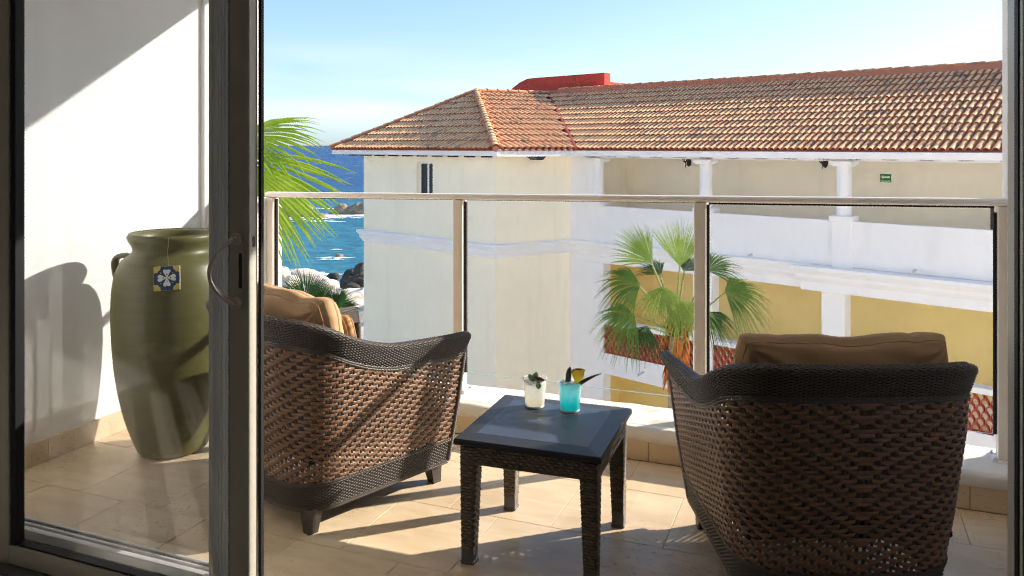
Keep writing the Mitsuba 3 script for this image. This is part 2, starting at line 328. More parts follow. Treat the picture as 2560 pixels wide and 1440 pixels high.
while e < 0.70:
    e2 = min(e+0.46, 0.705)
    put('riser_tile', MB().box((e+0.0012, 3.886, 0.001), (e2-0.0012, 3.902, 0.103), bev=0.002), 'm_travertine', M=BAL, parent='balcony_kerb'); e = e2
# ================================================================== sliding door
door = thing('sliding_door', 'grey framed sliding glass door half open at left', 'door')
b = MB().box((-1.806, 2.05, 0.0), (-1.7255, 2.094, 2.38), bev=0.003).box((-2.90, 2.05, 0.0), (-2.83, 2.094, 2.38), bev=0.003)
b.box((-2.83, 2.05, 0.004), (-1.806, 2.094, 0.073), bev=0.003).box((-2.83, 2.05, 2.28), (-1.806, 2.094, 2.38), bev=0.003)
put('panel_frame', b, 'm_frame_olive', M=BAL, parent=door)
put('glass_pane', MB().add([(-2.84, 2.075, 0.06), (-1.80, 2.075, 0.06), (-1.80, 2.075, 2.3), (-2.84, 2.075, 2.3)], [[0, 1, 2, 3]]), 'm_glass', M=BAL, parent=door)
b = MB().box((-1.8065, 2.0535, 0.073), (-1.8105, 2.092, 2.28)).box((-1.7255, 2.0945, 0.0), (-1.714, 2.108, 2.38)).box((-2.826, 2.056, 0.073), (-2.80, 2.092, 2.28)).box((-2.80, 2.06, 0.0735), (-1.81, 2.088, 0.080))
put('gasket', b, 'm_rubber', M=BAL, parent=door)
h = MB(); t = np.linspace(0, 1, 29); prj = np.sin(np.pi*t)**0.75
ring_ = np.stack([-1.770-0.050*prj, 2.044-0.066*prj, 1.256-0.213*t], -1)
wide = 0.0075+0.0085*np.abs(np.cos(np.pi*t))**2.2
gg = np.arange(12)*2*np.pi/12
tt = np.gradient(ring_, axis=0); tt /= np.linalg.norm(tt, axis=1, keepdims=True)
aa = np.cross(tt, unit([0.78, 0.62, 0])); aa /= np.linalg.norm(aa, axis=1, keepdims=True)
bb = np.cross(tt, aa)
cs, sn = np.sign(np.cos(gg))*np.abs(np.cos(gg))**0.6, np.sign(np.sin(gg))*np.abs(np.sin(gg))**0.6
h.sheet((ring_[:, None]+wide[:, None, None]*cs[None, :, None]*aa[:, None]+0.0062*sn[None, :, None]*bb[:, None]).transpose(1, 0, 2), closeu=True)
for z in (1.252, 1.047):
    h.lathe([(0, 0), (0.019, 0), (0.020, 0.006), (0.017, 0.014), (0.006, 0.015), (0.0055, 0.012), (0, 0.012)], 18, frame(np.array([1.0, 0, 0]), np.array([0, 0, 1.0]), [-1.770, 2.05, z]))
put('handle', h, 'm_handle', smooth=40, M=BAL, parent=door)
slot = lambda w, hh: Point(0, -hh).buffer(w).union(Point(0, hh).buffer(w)).union(sbox(-w, -hh, w, hh))
mf = lambda e, n, z: frame(np.array([1.0, 0, 0]), np.array([0, 0, 1.0]), [e, n, z])
put('lock_slot', MB().extrude(slot(0.0075, 0.05), 0.0015, mf(-1.757, 2.0500, 1.150)), 'm_black', M=BAL, parent=door)
put('lock_plate', MB().extrude(slot(0.016, 0.085).difference(slot(0.0075, 0.05)), 0.003, mf(-1.757, 2.0500, 1.150)), 'm_frame_olive', M=BAL, parent=door)
ms = frame(np.array([0, 1.0, 0]), np.array([0, 0, 1.0]), [-1.7255, 2.072, 1.243])
put('latch_hole', MB().extrude(slot(0.0055, 0.012), 0.0012, ms), 'm_black', M=BAL, parent=door)
scr = thing('screen_door', 'second grey door leaf parked behind the sliding door in the outer track', 'door')
b = MB().box((-1.995, 2.165, 0.03), (-1.88, 2.20, 2.38), bev=0.002).box((-1.985, 2.158, 0.03), (-1.976, 2.165, 2.38)).box((-3.22, 2.165, 0.03), (-3.15, 2.20, 2.38))
for k, ee in enumerate((-1.958, -1.945, -1.932, -1.914, -1.90)):
    b.box((ee, 2.161, 0.03), (ee+0.007, 2.165, 2.38))
b.box((-3.15, 2.17, 0.03), (-1.995, 2.195, 0.065), bev=0.002)
put('leaf_frame', b, 'm_aluminium', M=BAL, parent=scr)
put('glass_pane', MB().add([(-3.15, 2.182, 0.05), (-1.99, 2.182, 0.05), (-1.99, 2.182, 2.38), (-3.15, 2.182, 2.38)], [[0, 1, 2, 3]]), 'm_glass', M=BAL, parent=scr)
sill = thing('door_sill', 'ribbed aluminium track along the foot of the sliding door', 'door sill')
b = MB().box((-3.22, 2.0, -0.05), (0.46, 2.335, 0.004))
put('base', b, 'm_aluminium_dark', M=BAL, parent=sill)
for n0, z in ((2.112, 0.022), (2.143, 0.03), (2.205, 0.03), (2.240, 0.014), (2.275, 0.020), (2.318, 0.012)):
    put('track_rib', MB().box((-3.215, n0, 0.004), (0.455, n0+0.012, z), bev=0.002), 'm_aluminium', M=BAL, parent=sill)
jam = thing('door_jamb', 'dark door jamb at the right edge of the opening', 'door frame')
put('post', MB().box((0.405, 2.02, 0.0), (0.46, 2.325, 2.42), bev=0.004), 'm_frame_olive', M=BAL, parent=jam)
put('groove', MB().box((0.401, 2.10, 0.0), (0.405, 2.13, 2.42)).box((0.401, 2.18, 0.0), (0.405, 2.22, 2.42)), 'm_rubber', M=BAL, parent=jam)
# ================================================================== glass railing
mat('m_glass_edge', two(pri((0.40, 0.52, 0.55), 0.3, 0.5)))
rail = thing('balcony_railing', 'beige metal balcony railing with clear glass panels', 'railing')
RN = 4.08
rz = lambda e: 1.262+(e+3.255)*(0.056/3.95)
pe = [-3.255, -1.955, -0.617, 0.70]
eg = np.linspace(-3.285, 0.735, 24); ga = np.arange(20)*2*np.pi/20
sec = np.stack([0.033*np.sign(np.cos(ga))*np.abs(np.cos(ga))**0.7, 0.0175*np.sign(np.sin(ga))*np.abs(np.sin(ga))**0.75], -1)
g = np.stack([np.stack([np.full(20, e), RN+sec[:, 0], rz(e)-0.0175+sec[:, 1]], -1) for e in eg])
m = MB().sheet(g.transpose(1, 0, 2), closeu=True)
m.add(np.vstack([g[0], g[0].mean(0)]), [[k, (k+1) % 20, 20] for k in range(20)]); m.add(np.vstack([g[-1], g[-1].mean(0)]), [[(k+1) % 20, k, 20] for k in range(20)])
put('top_rail', m, 'm_rail_beige', smooth=50, M=BAL, parent=rail)
for k, e in enumerate(pe):
    w = 0.029
    put('post', MB().box((e-w, RN-0.032, 0.172), (e+w, RN+0.032, rz(e)-0.036), bev=0.003), 'm_post_beige', M=BAL, parent=rail)
    put('base_plate', MB().box((e-0.055, RN-0.06, 0.160), (e+0.055, RN+0.06, 0.174), bev=0.002), 'm_post_beige', M=BAL, parent=rail)
    for dx in (-0.042, 0.042):
        for dn in (-0.045, 0.045):
            put('bolt', MB().lathe([(0.009, 0), (0.009, 0.005), (0.005, 0.008), (0.005, 0.014), (0, 0.014)], 8, move(e+dx, RN+dn, 0.1735)), 'm_steel', M=BAL, parent=rail)
for k in range(3):
    a, c = pe[k]+0.031, pe[k+1]-0.031
    z0, z1 = 0.275, min(rz(a), rz(c))-0.045
    put('glass_panel', MB().add([(a+0.012, RN, z0), (c-0.012, RN, z0), (c-0.012, RN, z1+0.012), (a+0.012, RN, z1+0.012)], [[0, 1, 2, 3]]), 'm_rail_glass', M=BAL, parent=rail)
    put('glass_edge', MB().box((a+0.012, RN-0.003, z0-0.0018), (c-0.012, RN+0.003, z0)), 'm_glass_edge', M=BAL, parent=rail)
    s = MB(); gk = 0.043 if k == 2 else 0.0375
    s.box((a, RN-0.008, z0), (a+0.012, RN+0.008, z1))
    if k == 2: s.box((c-0.012, RN-0.008, z0), (c, RN+0.008, z1))
    s.add([(a+0.01, RN-0.009, rz(a)-gk), (c-0.01, RN-0.009, rz(c)-gk), (c-0.01, RN-0.009, rz(c)-0.033), (a+0.01, RN-0.009, rz(a)-0.033), (a+0.01, RN+0.009, rz(a)-gk), (c-0.01, RN+0.009, rz(c)-gk), (c-0.01, RN+0.009, rz(c)-0.033), (a+0.01, RN+0.009, rz(a)-0.033)],
          [[0, 1, 2, 3], [5, 4, 7, 6], [1, 0, 4, 5], [0, 3, 7, 4], [2, 1, 5, 6], [3, 2, 6, 7]])
    put('glazing_gasket', s, 'm_rubber', M=BAL, parent=rail)
# ================================================================== hotel wing across the courtyard
hot = thing('hotel_building', 'cream and white hotel wing with terracotta tiled roof across the courtyard', 'building')
hp = lambda name, mesh, m, **k: put(name, mesh, m, M=HOT, parent=hot, **k)
TOW = [(-20.62, -2.72), (-13.58, -2.79), (-12.72, 0.0), (-12.72, 8.0), (-20.62, 8.0)]
tower = trimesh.creation.extrude_polygon(Polygon(TOW), 12.6, engine='earcut'); tower.apply_translation([0, 0, -11.4])
tw = m3.Manifold(m3.Mesh(np.asarray(tower.vertices, np.float32), np.asarray(tower.faces, np.uint32)))
w0, w1, wz0, wz1 = -17.50, -16.64, -0.30, 0.98
fq = -2.75
cut = m3.Manifold.cube([w1-w0, 0.55, wz1-wz0]).translate([w0, fq-0.3, wz0])
hp('tower_wall', tw-cut, 'm_cream', label='pale cream end tower')
win = hp('window', MB().box((w0, fq+0.13, wz0), (w0+0.07, fq+0.20, wz1)).box((w1-0.05, fq+0.13, wz0), (w1, fq+0.20, wz1)).box((w0+0.07, fq+0.13, wz1-0.07), (w1-0.05, fq+0.20, wz1)).box((w0+0.07, fq+0.13, wz0), (w1-0.05, fq+0.20, wz0+0.05)).box((w0+0.44, fq+0.12, wz0+0.05), (w0+0.51, fq+0.19, wz1-0.07)), 'm_hotel_white', label='small white framed sliding window in the end tower')
put('pane', MB().box((w0+0.07, fq+0.16, wz0+0.05), (w0+0.44, fq+0.165, wz1-0.07)), 'm_black', M=HOT, parent=win)
put('pane', MB().box((w0+0.51, fq+0.15, wz0+0.05), (w1-0.05, fq+0.155, wz1-0.07)), 'm_black', M=HOT, parent=win)
# plan used for the cornice
RE = 7.0
plan = Polygon([(-20.62, -2.72), (-13.58, -2.79), (-12.72, 0.0), (RE, 0.0), (RE, 2.2), (-12.72, 2.2), (-12.72, 8.0), (-20.62, 8.0)])
def mould(path, prof):                           # a moulding swept round the plan with mitred corners; prof: (projection, z) pairs
    path = np.asarray(path, float); d = np.diff(path, axis=0); d /= np.linalg.norm(d, axis=1, keepdims=True); nn = np.stack([d[:, 1], -d[:, 0]], -1)
    off = [nn[0]]+[(nn[i]+nn[i+1])/(1+float(nn[i] @ nn[i+1])) for i in range(len(nn)-1)]+[nn[-1]]
    g = np.stack([np.stack([np.append(path[i]+off[i]*p, z) for p, z in prof]) for i in range(len(path))])
    return MB().sheet(g, flip=False)
cpath = [(-20.62, 3.0), (-20.62, -2.72), (-13.58, -2.79), (-12.72, 0.0), (-4.3, 0.0)]
hp('cornice', mould(cpath, [(-0.05, -1.645), (0.21, -1.66), (0.21, -1.745), (0.20, -1.76), (0.125, -1.865), (0.125, -1.95), (0.115, -1.965), (0.045, -2.06), (0.045, -2.10), (-0.05, -2.105)]), 'm_hotel_white', label='stepped white cornice wrapping round tower and wing')
hp('cornice', mould([(-4.37, 0.5), (-4.37, 0.0), (RE, 0.0)], [(-0.05, -1.67), (0.43, -1.685), (0.43, -1.78), (0.42, -1.795), (0.325, -1.905), (0.325, -1.99), (0.315, -2.005), (0.215, -2.115), (0.215, -2.345), (-0.05, -2.36)]), 'm_hotel_white', label='deeper right hand stretch of the white cornice')
hp('drain_spout', MB().tube([(-6.1, 0.1, -1.55), (-6.1, -0.28, -1.58)], 0.030, 10), 'm_steel', smooth=40)
hp('drain_spout', MB().tube([(-1.75, 0.1, -1.55), (-1.75, -0.33, -1.58)], 0.030, 10), 'm_steel', smooth=40)
hp('drain_spout', MB().tube([(-9.75, 0.1, -5.63), (-9.75, -0.30, -5.66)], 0.030, 10), 'm_steel', smooth=40)
# parapet, floors, inner walls
hp('parapet', MB().box((-12.72, 0.0, -1.66), (RE, 0.16, -0.45)), 'm_hotel_white')
hp('floor_slab', MB().box((-12.72, 0.17, -1.95), (RE, 2.5, -1.55)).box((-12.72, 0.0, -2.33), (RE, 0.45, -2.10)), 'm_hotel_white')
hp('gallery_wall', MB().box((-12.7, 2.3, -2.35), (RE, 2.45, 1.3)).box((-12.7, 0.3, -1.55), (-11.95, 2.3, 1.3)), 'm_beige_wall', label='beige back wall of the upper gallery')
hp('gallery_ceiling', MB().box((-12.72, -0.42, 1.24), (RE, 2.5, 1.34)), 'm_hotel_white')
hp('pilaster', MB().box((-12.72, 0.0, -0.45), (-11.72, 0.3, 1.23)), 'm_hotel_white')
for rr, nm in ((-11.6, 1), (-7.61, 2), (-3.54, 3), (0.55, 4)):
    c = hp('column', MB().lathe([(0.205, -0.42), (0.205, -0.36), (0.19, -0.33), (0.185, 0.9), (0.18, 0.98), (0.20, 1.0), (0.20, 1.05)], 28, move(rr, 0.1, 0)), 'm_hotel_white', smooth=40)
    put('base_plate', MB().box((rr-0.30, -0.20, -0.455), (rr+0.30, 0.40, -0.31), bev=0.01), 'm_hotel_white', M=HOT, parent=c)
    put('capital', MB().box((rr-0.29, -0.19, 1.04), (rr+0.29, 0.39, 1.14), bev=0.01).box((rr-0.23, -0.13, 1.0), (rr+0.23, 0.33, 1.04)), 'm_hotel_white', M=HOT, parent=c)
    if nm > 1:
        put('pedestal', MB().box((rr-0.25, -0.10, -1.70), (rr+0.25, 0.35, -0.455)), 'm_hotel_white', M=HOT, parent=c)
hp('beam', MB().box((-12.72, -0.02, 1.14), (RE, 0.28, 1.24)), 'm_hotel_white')
# lower storeys
hp('lower_back_wall', MB().box((-12.7, 2.6, -11), (RE, 2.75, -2.3)).box((-12.7, 0.45, -11), (-12.5, 2.6, -2.3)), 'm_yellow', label='mustard yellow back wall of the lower galleries')
for a, c in ((-12.72, -11.33), (-8.0, -7.36), (-4.11, -3.49), (-0.05, 0.6), (4.0, 4.6)):
    hp('pillar', MB().box((a, 0.0, -11.4), (c, 0.44, -2.33), bev=0.012), 'm_hotel_white')
hp('floor_slab', MB().box((-11.33, 0.02, -5.98), (RE, 2.6, -5.30)), 'm_hotel_white')
bays = ((-11.33, -8.0), (-7.36, -4.11), (-3.49, -0.05), (0.6, 4.0))
for a, c in bays: hp('coping', MB().box((a, -0.01, -4.36), (c, 0.36, -4.21), bev=0.012), 'm_hotel_white')
for a, c in bays: hp('coping', MB().box((a, -0.01, -8.06), (c, 0.36, -7.91), bev=0.012), 'm_hotel_white')
# roof tile screen: one arched clay tile, many copies
aa = np.linspace(0, math.pi, 7); W, Hh, D = 0.098, 0.205, 0.15
ov = lambda s, f: np.stack([s*W*np.cos(aa), np.full(7, f), s*Hh*np.sin(aa)**0.8-(1-s)*0.0], -1)
gg = np.stack([ov(1, 0), ov(1, D), ov(0.80, D), ov(0.80, 0)])
arch = MB().sheet(gg, closeu=True)
arch_ply = ply(arch.mesh(), 'm_grille_clay')
stuff_arch = MB(); nind = 0
for bi, (a, c) in enumerate(bays[:3]):
    n = int(round((c-a)/0.198)); sp = (c-a)/n
    gkey = hp('clay_grille', MB().box((a, 0.05, -5.302), (c, 0.23, -5.290)), 'm_grille_clay', label=['open grille of red arched clay tiles behind the courtyard palm', 'open grille of red arched clay tiles above the cushion of the right chair', 'open grille of red arched clay tiles at the far right'][bi])
    for j in range(6):
        for i in range(n+(j % 2 == 0)-(j % 2 == 1)*0):
            rr = a+sp*(i+(0.5 if j % 2 else 0.0)+0.0)
            if rr > c+0.01: continue
            M = HOT @ move(rr, 0.06+0.006*rng.standard_normal(), -5.29+j*0.155)
            if bi == 1 and rr > -5.6: stuff_arch.add(ap(M, arch.mesh()[0]), arch.mesh()[1]); continue
            copyof('arch_tile', arch_ply, M, parent=gkey); nind += 1
hp('grille_rest', (ap(np.linalg.inv(HOT), stuff_arch.mesh()[0]), stuff_arch.mesh()[1]), 'm_grille_clay', kind='stuff')
# ------------------------------------------------------------------ roof
EZ = 1.44
def plane(o, a, u):                              # origin, unit along the eave, unit up the slope (world)
    return np.asarray(o, float), unit(a), unit(u)
na, nb = 7, 3
def tile_mesh(w, L):                             # barrel tile: x across, y up the slope, z out of the roof
    th = np.linspace(0, math.pi, na); vs, uv, fs = [], [], []
    ys = np.array([0, L*0.5, L*1.08]); rs = np.array([0.43, 0.395, 0.35])*w; zo = np.array([0.030, 0.016, 0.002])
    for k in range(3):
        for t in th: vs.append((-rs[k]*math.cos(t), ys[k], zo[k]+rs[k]*0.92*math.sin(t)-0.012)); uv.append((t/math.pi, k/2))
    for t in th: vs.append((-(rs[0]-0.015)*math.cos(t), ys[0]+0.001, zo[0]+(rs[0]-0.015)*0.92*math.sin(t)-0.012)); uv.append((0, 0))
    for k in range(2):
        for i in range(na-1): a = k*na+i; fs.append((a, a+1, a+na+1, a+na))
    n0 = len(vs)
    for i in range(na): vs.append(vs[i]); uv.append((0, 0))
    for i in range(na-1): fs.append((3*na+i, 3*na+i+1, n0+i+1, n0+i))
    n1 = len(vs)                                 # the pan tile in the channel beside it
    tp = np.linspace(0, math.pi, 5)
    for y, zz in ((0.0, 0.012), (L*1.05, 0.0)):
        for t in tp: vs.append((0.5*w-0.21*w*math.cos(t), y, 0.018+zz-0.16*w*math.sin(t))); uv.append((0, 0))
    for i in range(4): fs.append((n1+i, n1+i+1, n1+6+i, n1+5+i))
    return np.array(vs), np.array(fs), np.array(uv)
roof_stuff = MB()
def lay(o, a, u, w, L, rows, c0, c1, keep, parent, single=None, jit=0.004):
    tv, tf, tuv = tile_mesh(w, L); n = np.cross(a, u)
    tp = None
    out = []
    for j in range(rows):
        for i in range(c0, c1):
            x, y = (i+0.5)*w, j*L
            if not keep(x, y+0.5*L): continue
            out.append((i, j, x, y))
    for i, j, x, y in out:
        dx, dy, dz, ro = rng.normal(0, jit, 4)
        P = o+a*(x+dx)+u*(y+2*dy)+n*(0.5*dz)
        aa_, uu_ = a+u*ro*2, u-a*ro*2
        M = frame(unit(aa_), unit(uu_-aa_*np.dot(unit(aa_), uu_)), P)
        if single is not None and single(i, j):
            if tp is None: tp = ply((tv, tf), 'm_roof_tile', smooth=True, uv=tuv)
            copyof('roof_tile', tp, M, parent=parent)
        else:
            roof_stuff.add(ap(M, tv), tf, tuv)
QZ = lambda w, h: unit(np.array([Q_[0]*w, Q_[1]*w, h]))
def wpt(r, q, z): return ap(HOT, np.array([[r, q, z]]))[0]
# main roof
W_, H_ = 5.8, 2.36
eave = wpt(0, -0.5, EZ-0.02); u_main = QZ(W_, H_); SL = math.hypot(W_, H_)
Lx = SL/11
corner = np.array([-0.505, 25.05, EZ-0.02]); G = unit([0.865, 0.502, 0])
inner = corner+G*3.03
peak = np.array([-1.487, 32.99, 3.744]); rend = peak+G*3.58
def rq(p): d = (np.asarray(p)-HOT[:3, 3]); return float(d @ R_), float(d @ Q_)
r_in, r_end = rq(inner)[0], rq(rend)[0]
def keep_main(x, y):
    t = y/SL
    return x > r_in+(r_end-r_in)*min(t/0.96, 1.0)+0.02
roof = hp('roof', MB().add(np.linalg.inv(HOT)[:3, :3] @ np.zeros(3)+np.array([[r_in, -0.5, EZ-0.05], [RE, -0.5, EZ-0.05], [RE, -0.5+W_, EZ+H_-0.05], [r_end, -0.5+W_, EZ+H_-0.05]]), [[0, 1, 2, 3]])
          .add([[RE, -0.5+2*W_, EZ-0.05], [r_end, -0.5+2*W_, EZ-0.05], [r_end, -0.5+W_, EZ+H_-0.05], [RE, -0.5+W_, EZ+H_-0.05]], [[0, 1, 2, 3]]), 'm_mortar', label='long terracotta barrel tile roof over the upper gallery')
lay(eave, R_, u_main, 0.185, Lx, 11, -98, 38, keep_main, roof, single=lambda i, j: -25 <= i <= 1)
ridge_m = hp('ridge', MB().box((r_end-0.4, -0.5+W_-0.10, EZ+H_-0.10), (RE, -0.5+W_+0.10, EZ+H_+0.155)), 'm_mortar', label='mortared ridge of the long tiled roof')
def caps(p0, p1, L, rad, parent, over=0.06):
    p0, p1 = np.asarray(p0, float), np.asarray(p1, float); d = unit(p1-p0); n = int(np.linalg.norm(p1-p0)/L)
    s = unit(np.cross(d, [0, 0, 1.0])); up = np.cross(s, d)
    th = np.linspace(-0.15, math.pi+0.15, 9)
    v, f, uv = [], [], []
    for k, (y, rr, zz) in enumerate(((0, rad, 0.022), (L+over, rad*0.86, 0.0), (0.002, rad-0.018, 0.022))):
        for t in th: v.append((-rr*math.cos(t), y, rr*0.8*math.sin(t)+zz)); uv.append((t/math.pi, k*0.5))
    m = len(th)
    for i in range(m-1): f.append((i, i+1, m+i+1, m+i)); f.append((2*m+i, 2*m+i+1, i+1, i))
    p = ply((np.array(v), np.array(f)), 'm_roof_tile', smooth=True, uv=np.array(uv))
    for k in range(n):
        copyof('ridge_cap', p, frame(s, d, p0+d*(k*L))@move(0, 0, 0.004*rng.standard_normal()), parent=parent)
caps(wpt(RE, -0.5+W_, EZ+H_+0.14), wpt(r_end+0.2, -0.5+W_, EZ+H_+0.14), 0.52, 0.115, ridge_m)
# tower roof
left = np.array([-7.06, 31.13, EZ-0.02])
tc = lambda *ps: MB().add(np.array(ps), [[0, 1, 2]] if len(ps) == 3 else [[0, 1, 2, 3]])
down = np.array([0, 0, -0.035]); back_l = left+Q_*9; 
tr = put('tower_roof', tc(corner+down, left+down, peak+down).add(np.array([corner+down, peak+down, rend+down, inner+down])[::-1], [[0, 1, 2, 3]]).add(np.array([left+down, back_l+down, peak+G*6+down, peak+down])[::-1], [[0, 1, 2, 3]]), 'm_mortar', parent=hot, label='hipped tile roof of the end tower')
aL = unit(corner-left); Ll = np.linalg.norm(corner-left)
px = float((peak-left) @ aL); foot = left+aL*px; uL = unit(peak-foot); SLl = np.linalg.norm(peak-foot)
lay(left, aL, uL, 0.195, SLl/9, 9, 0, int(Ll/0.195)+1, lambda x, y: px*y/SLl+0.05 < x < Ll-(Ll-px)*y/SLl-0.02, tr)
px2 = float((peak-corner) @ G); f2 = corner+G*px2; uR = unit(peak-f2); SLr = np.linalg.norm(peak-f2)
xr = float((rend-corner) @ G); xi = 3.03
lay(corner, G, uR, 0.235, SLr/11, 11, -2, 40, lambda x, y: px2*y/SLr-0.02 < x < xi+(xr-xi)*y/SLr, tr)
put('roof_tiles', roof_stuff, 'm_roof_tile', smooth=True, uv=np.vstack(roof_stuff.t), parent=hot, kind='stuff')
hip1 = put('hip', MB().tube([corner+[0, 0, 0.03], peak+[0, 0, 0.03]], 0.10, 8), 'm_mortar', parent=hot)
caps(corner+np.array([0, 0, 0.075]), peak+np.array([0, 0, 0.075]), 0.36, 0.135, hip1)
hip2 = put('hip', MB().tube([left+[0, 0, 0.03], peak+[0, 0, 0.03]], 0.08, 8), 'm_mortar', parent=hot)
caps(left+np.array([0, 0, 0.06]), peak+np.array([0, 0, 0.06]), 0.45, 0.12, hip2)
rdg = put('ridge', MB().tube([peak+[0, 0, 0.02], rend+[0, 0, 0.02]], 0.09, 8), 'm_mortar', parent=hot)
caps(peak+np.array([0, 0, 0.06]), rend+np.array([0, 0, 0.06]), 0.5, 0.135, rdg)
put('valley', MB().tube([inner+[0.0, -0.02, 0.05], (inner+rend)/2+[0, 0, 0.03], rend+[0, 0, 0.02]], 0.07, 6), 'm_grille_clay', parent=hot)
# fascia, gutters, rafter ends
hp('fascia', MB().box((r_in-0.05, -0.47, 1.20), (RE, -0.36, 1.385), bev=0.01).box((r_in-0.05, -0.52, 1.33), (RE, -0.47, 1.385), bev=0.008), 'm_hotel_white', label='white fascia board under the long eave')
iH = np.linalg.inv(HOT)
def beam(p0, p1, w, z0, z1, ins):
    p0, p1 = np.asarray(p0, float)[:2], np.asarray(p1, float)[:2]; d = (p1-p0)/np.linalg.norm(p1-p0); n = np.array([-d[1], d[0]])
    if np.dot(n, [0.3, 1]) < 0: n = -n
    return MB().extrude(Polygon([p0+n*ins, p1+n*ins, p1+n*(ins+w), p0+n*(ins+w)]), z1-z0, move(0, 0, z0))
put('fascia', beam(left, corner, 0.10, 1.22, 1.395, 0.06), 'm_hotel_white', parent=hot, label='white fascia board under the tower eave')
put('fascia', beam(corner, inner+G*0.1, 0.10, 1.20, 1.37, 0.06), 'm_hotel_white', parent=hot, label='scalloped white gutter edge on the tower side')
put('soffit', MB().extrude(Polygon([p[:2] for p in (left+Q_*0.15, corner+Q_*0.15-G*0.0, inner+Q_*0.4, inner+Q_*3, left+Q_*6)]), 0.04, move(0, 0, 1.225)), 'm_cream', parent=hot)
for k in range(1, 12):
    P = left+aL*(k*0.8+0.1)+Q_*0.34
    if k*0.8 < Ll-0.5: put('rafter_end', MB().box((-0.10, -0.06, 1.165), (0.10, 0.5, 1.226)), 'm_black', M=frame(aL, np.cross(UP, aL), [P[0], P[1], 0]), parent=hot)
gm = frame(G, np.cross(UP, G), [corner[0], corner[1], 0])
put('rafter_end', MB().extrude(Polygon([(-0.30, 0), (0.30, 0), (0.16, -0.10), (0.14, -0.14), (-0.06, -0.14), (-0.10, -0.10)]), 0.5, gm@frame(np.array([1.0, 0, 0]), np.array([0, 0, 1.0]), [1.72, 0.65, 1.222])), 'm_black', parent=hot, label='large dark carved corbel under the tower eave')
for k in range(22): hp('rafter_end', MB().box((-11.9+k*0.86, -0.30, 1.185), (-11.62+k*0.86, 0.0, 1.241)), 'm_black')
for k in range(12):                                # half round tile ends showing in the white mortar edge
    P = corner+G*(0.17+k*0.247)
    put('mortar_scallop', MB().tube([P-np.cross(UP, G)*-0.05+[0, 0, -0.045], P+np.cross(UP, G)*0.12+[0, 0, -0.045]], 0.075, 10), 'm_hotel_white', smooth=40, parent=hot)
# red wall behind the ridge
q0 = 5.75
rl = lambda x: None
def r_at(px, q):                                 # where the sight line of a photo column meets the vertical plane q = const
    k = (px-1280)/FPX; o = HOT[:3, 3]+Q_*q
    return (k*o[1]-o[0])/(R_[0]-k*R_[1])
ra, rb, rc = r_at(1262, q0), r_at(1332, q0), r_at(1511, q0)
cv = [(rc, 3.3), (rc, 4.60), (rb, 4.60), (rb-0.35, 4.58), (rb-0.8, 4.44), (rb-1.25, 4.20), (ra, 3.90), (ra-0.2, 3.3)]
hp('red_gable', MB().extrude(Polygon(cv), 0.42, frame(np.array([1.0, 0, 0]), np.array([0, 0, 1.0]), [0, q0+0.42, 0])), 'm_red_wall', label='dark red gable wall behind the roof ridge')
hp('red_gable', MB().box((rc+0.0, q0+0.42, 3.4), (rc-0.35, q0+4.6, 4.24)), 'm_red_wall', label='lower red wall running back from the gable')
# lanterns, sign, rack
lan = MB()
lan.lathe([(0, -0.02), (0.02, -0.02), (0.02, 0), (0, 0)], 8)
def lantern(r, q, z, label):
    L = thing('wall_lantern', label, 'wall lamp', 'black wall lanterns of the galleries')
    M = HOT@move(r, q, z)
    a = np.arange(24)*2*np.pi/24
    pl = MB().extrude(Polygon(np.stack([0.075*np.cos(a), 0.15*np.sin(a)], -1)), 0.035, frame(np.array([1.0, 0, 0]), np.array([0, 0, 1.0]), [0, 0, 0]))
    put('wall_plate', pl, 'm_black', M=M, parent=L)
    t = np.linspace(0, 1, 9)
    put('arm', MB().tube(np.stack([0*t, -0.03-0.22*t, -0.06-0.07*np.sin(np.pi*t)+0.05*t], -1), 0.012, 6).tube([(0, -0.25, -0.19), (0, -0.25, 0.02)], 0.012, 6), 'm_black', M=M, parent=L)
    m = MB()
    for k in range(8):
        g = k*math.pi/4; tt = np.linspace(0, 1, 7); rr = 0.035+0.075*np.sin(np.pi*(0.15+0.75*tt))
        m.tube(np.stack([rr*np.cos(g), -0.25+rr*np.sin(g), 0.02+0.30*tt], -1), 0.008, 5)
    for zz, rr in ((0.03, 0.07), (0.31, 0.085)): m.tube(np.stack([rr*np.cos(a), -0.25+rr*np.sin(a), np.full(24, zz)], -1), 0.009, 5, closed=True)
    m.lathe([(0, -0.02), (0.06, -0.01), (0.06, 0.03), (0, 0.03)], 12, move(0, -0.25, 0)).lathe([(0.11, 0.31), (0.05, 0.38), (0.02, 0.42), (0, 0.44)], 12, move(0, -0.25, 0))
    put('cage', m, 'm_black', M=M, parent=L)
    put('shade', MB().lathe([(0.03, 0.05), (0.07, 0.12), (0.075, 0.22), (0.05, 0.30)], 12, move(0, -0.25, 0)), 'm_tile_white', smooth=True, M=M, parent=L)
lantern(-9.44, 2.3, 1.0, 'black iron wall lantern left of the middle gallery column')
lantern(-4.88, 2.3, 1.04, 'black iron wall lantern left of the right gallery column')
lantern(-8.75, 2.6, -2.85, 'black iron wall lantern on the lower gallery wall behind the courtyard palm')
lantern(-4.55, 2.6, -2.72, 'black iron wall lantern beside the lower pillar on the yellow wall')
sg = thing('exit_sign', 'small green direction sign with white left arrow on the gallery wall', 'sign')
M = HOT@frame(np.array([1.0, 0, 0]), np.array([0, 0, 1.0]), [-3.18, 2.30, 0.63])
put('board', MB().box((-0.145, -0.115, 0.0), (0.145, 0.115, 0.012)), mat('m_sign_green', two(pri((0.008, 0.16, 0.045), 0.45, 0.4))), M=M, parent=sg)
ar = Polygon([(-0.118, 0.03), (-0.062, 0.088), (-0.062, 0.052), (0.118, 0.052), (0.118, 0.004), (-0.062, 0.004), (-0.062, -0.032)])
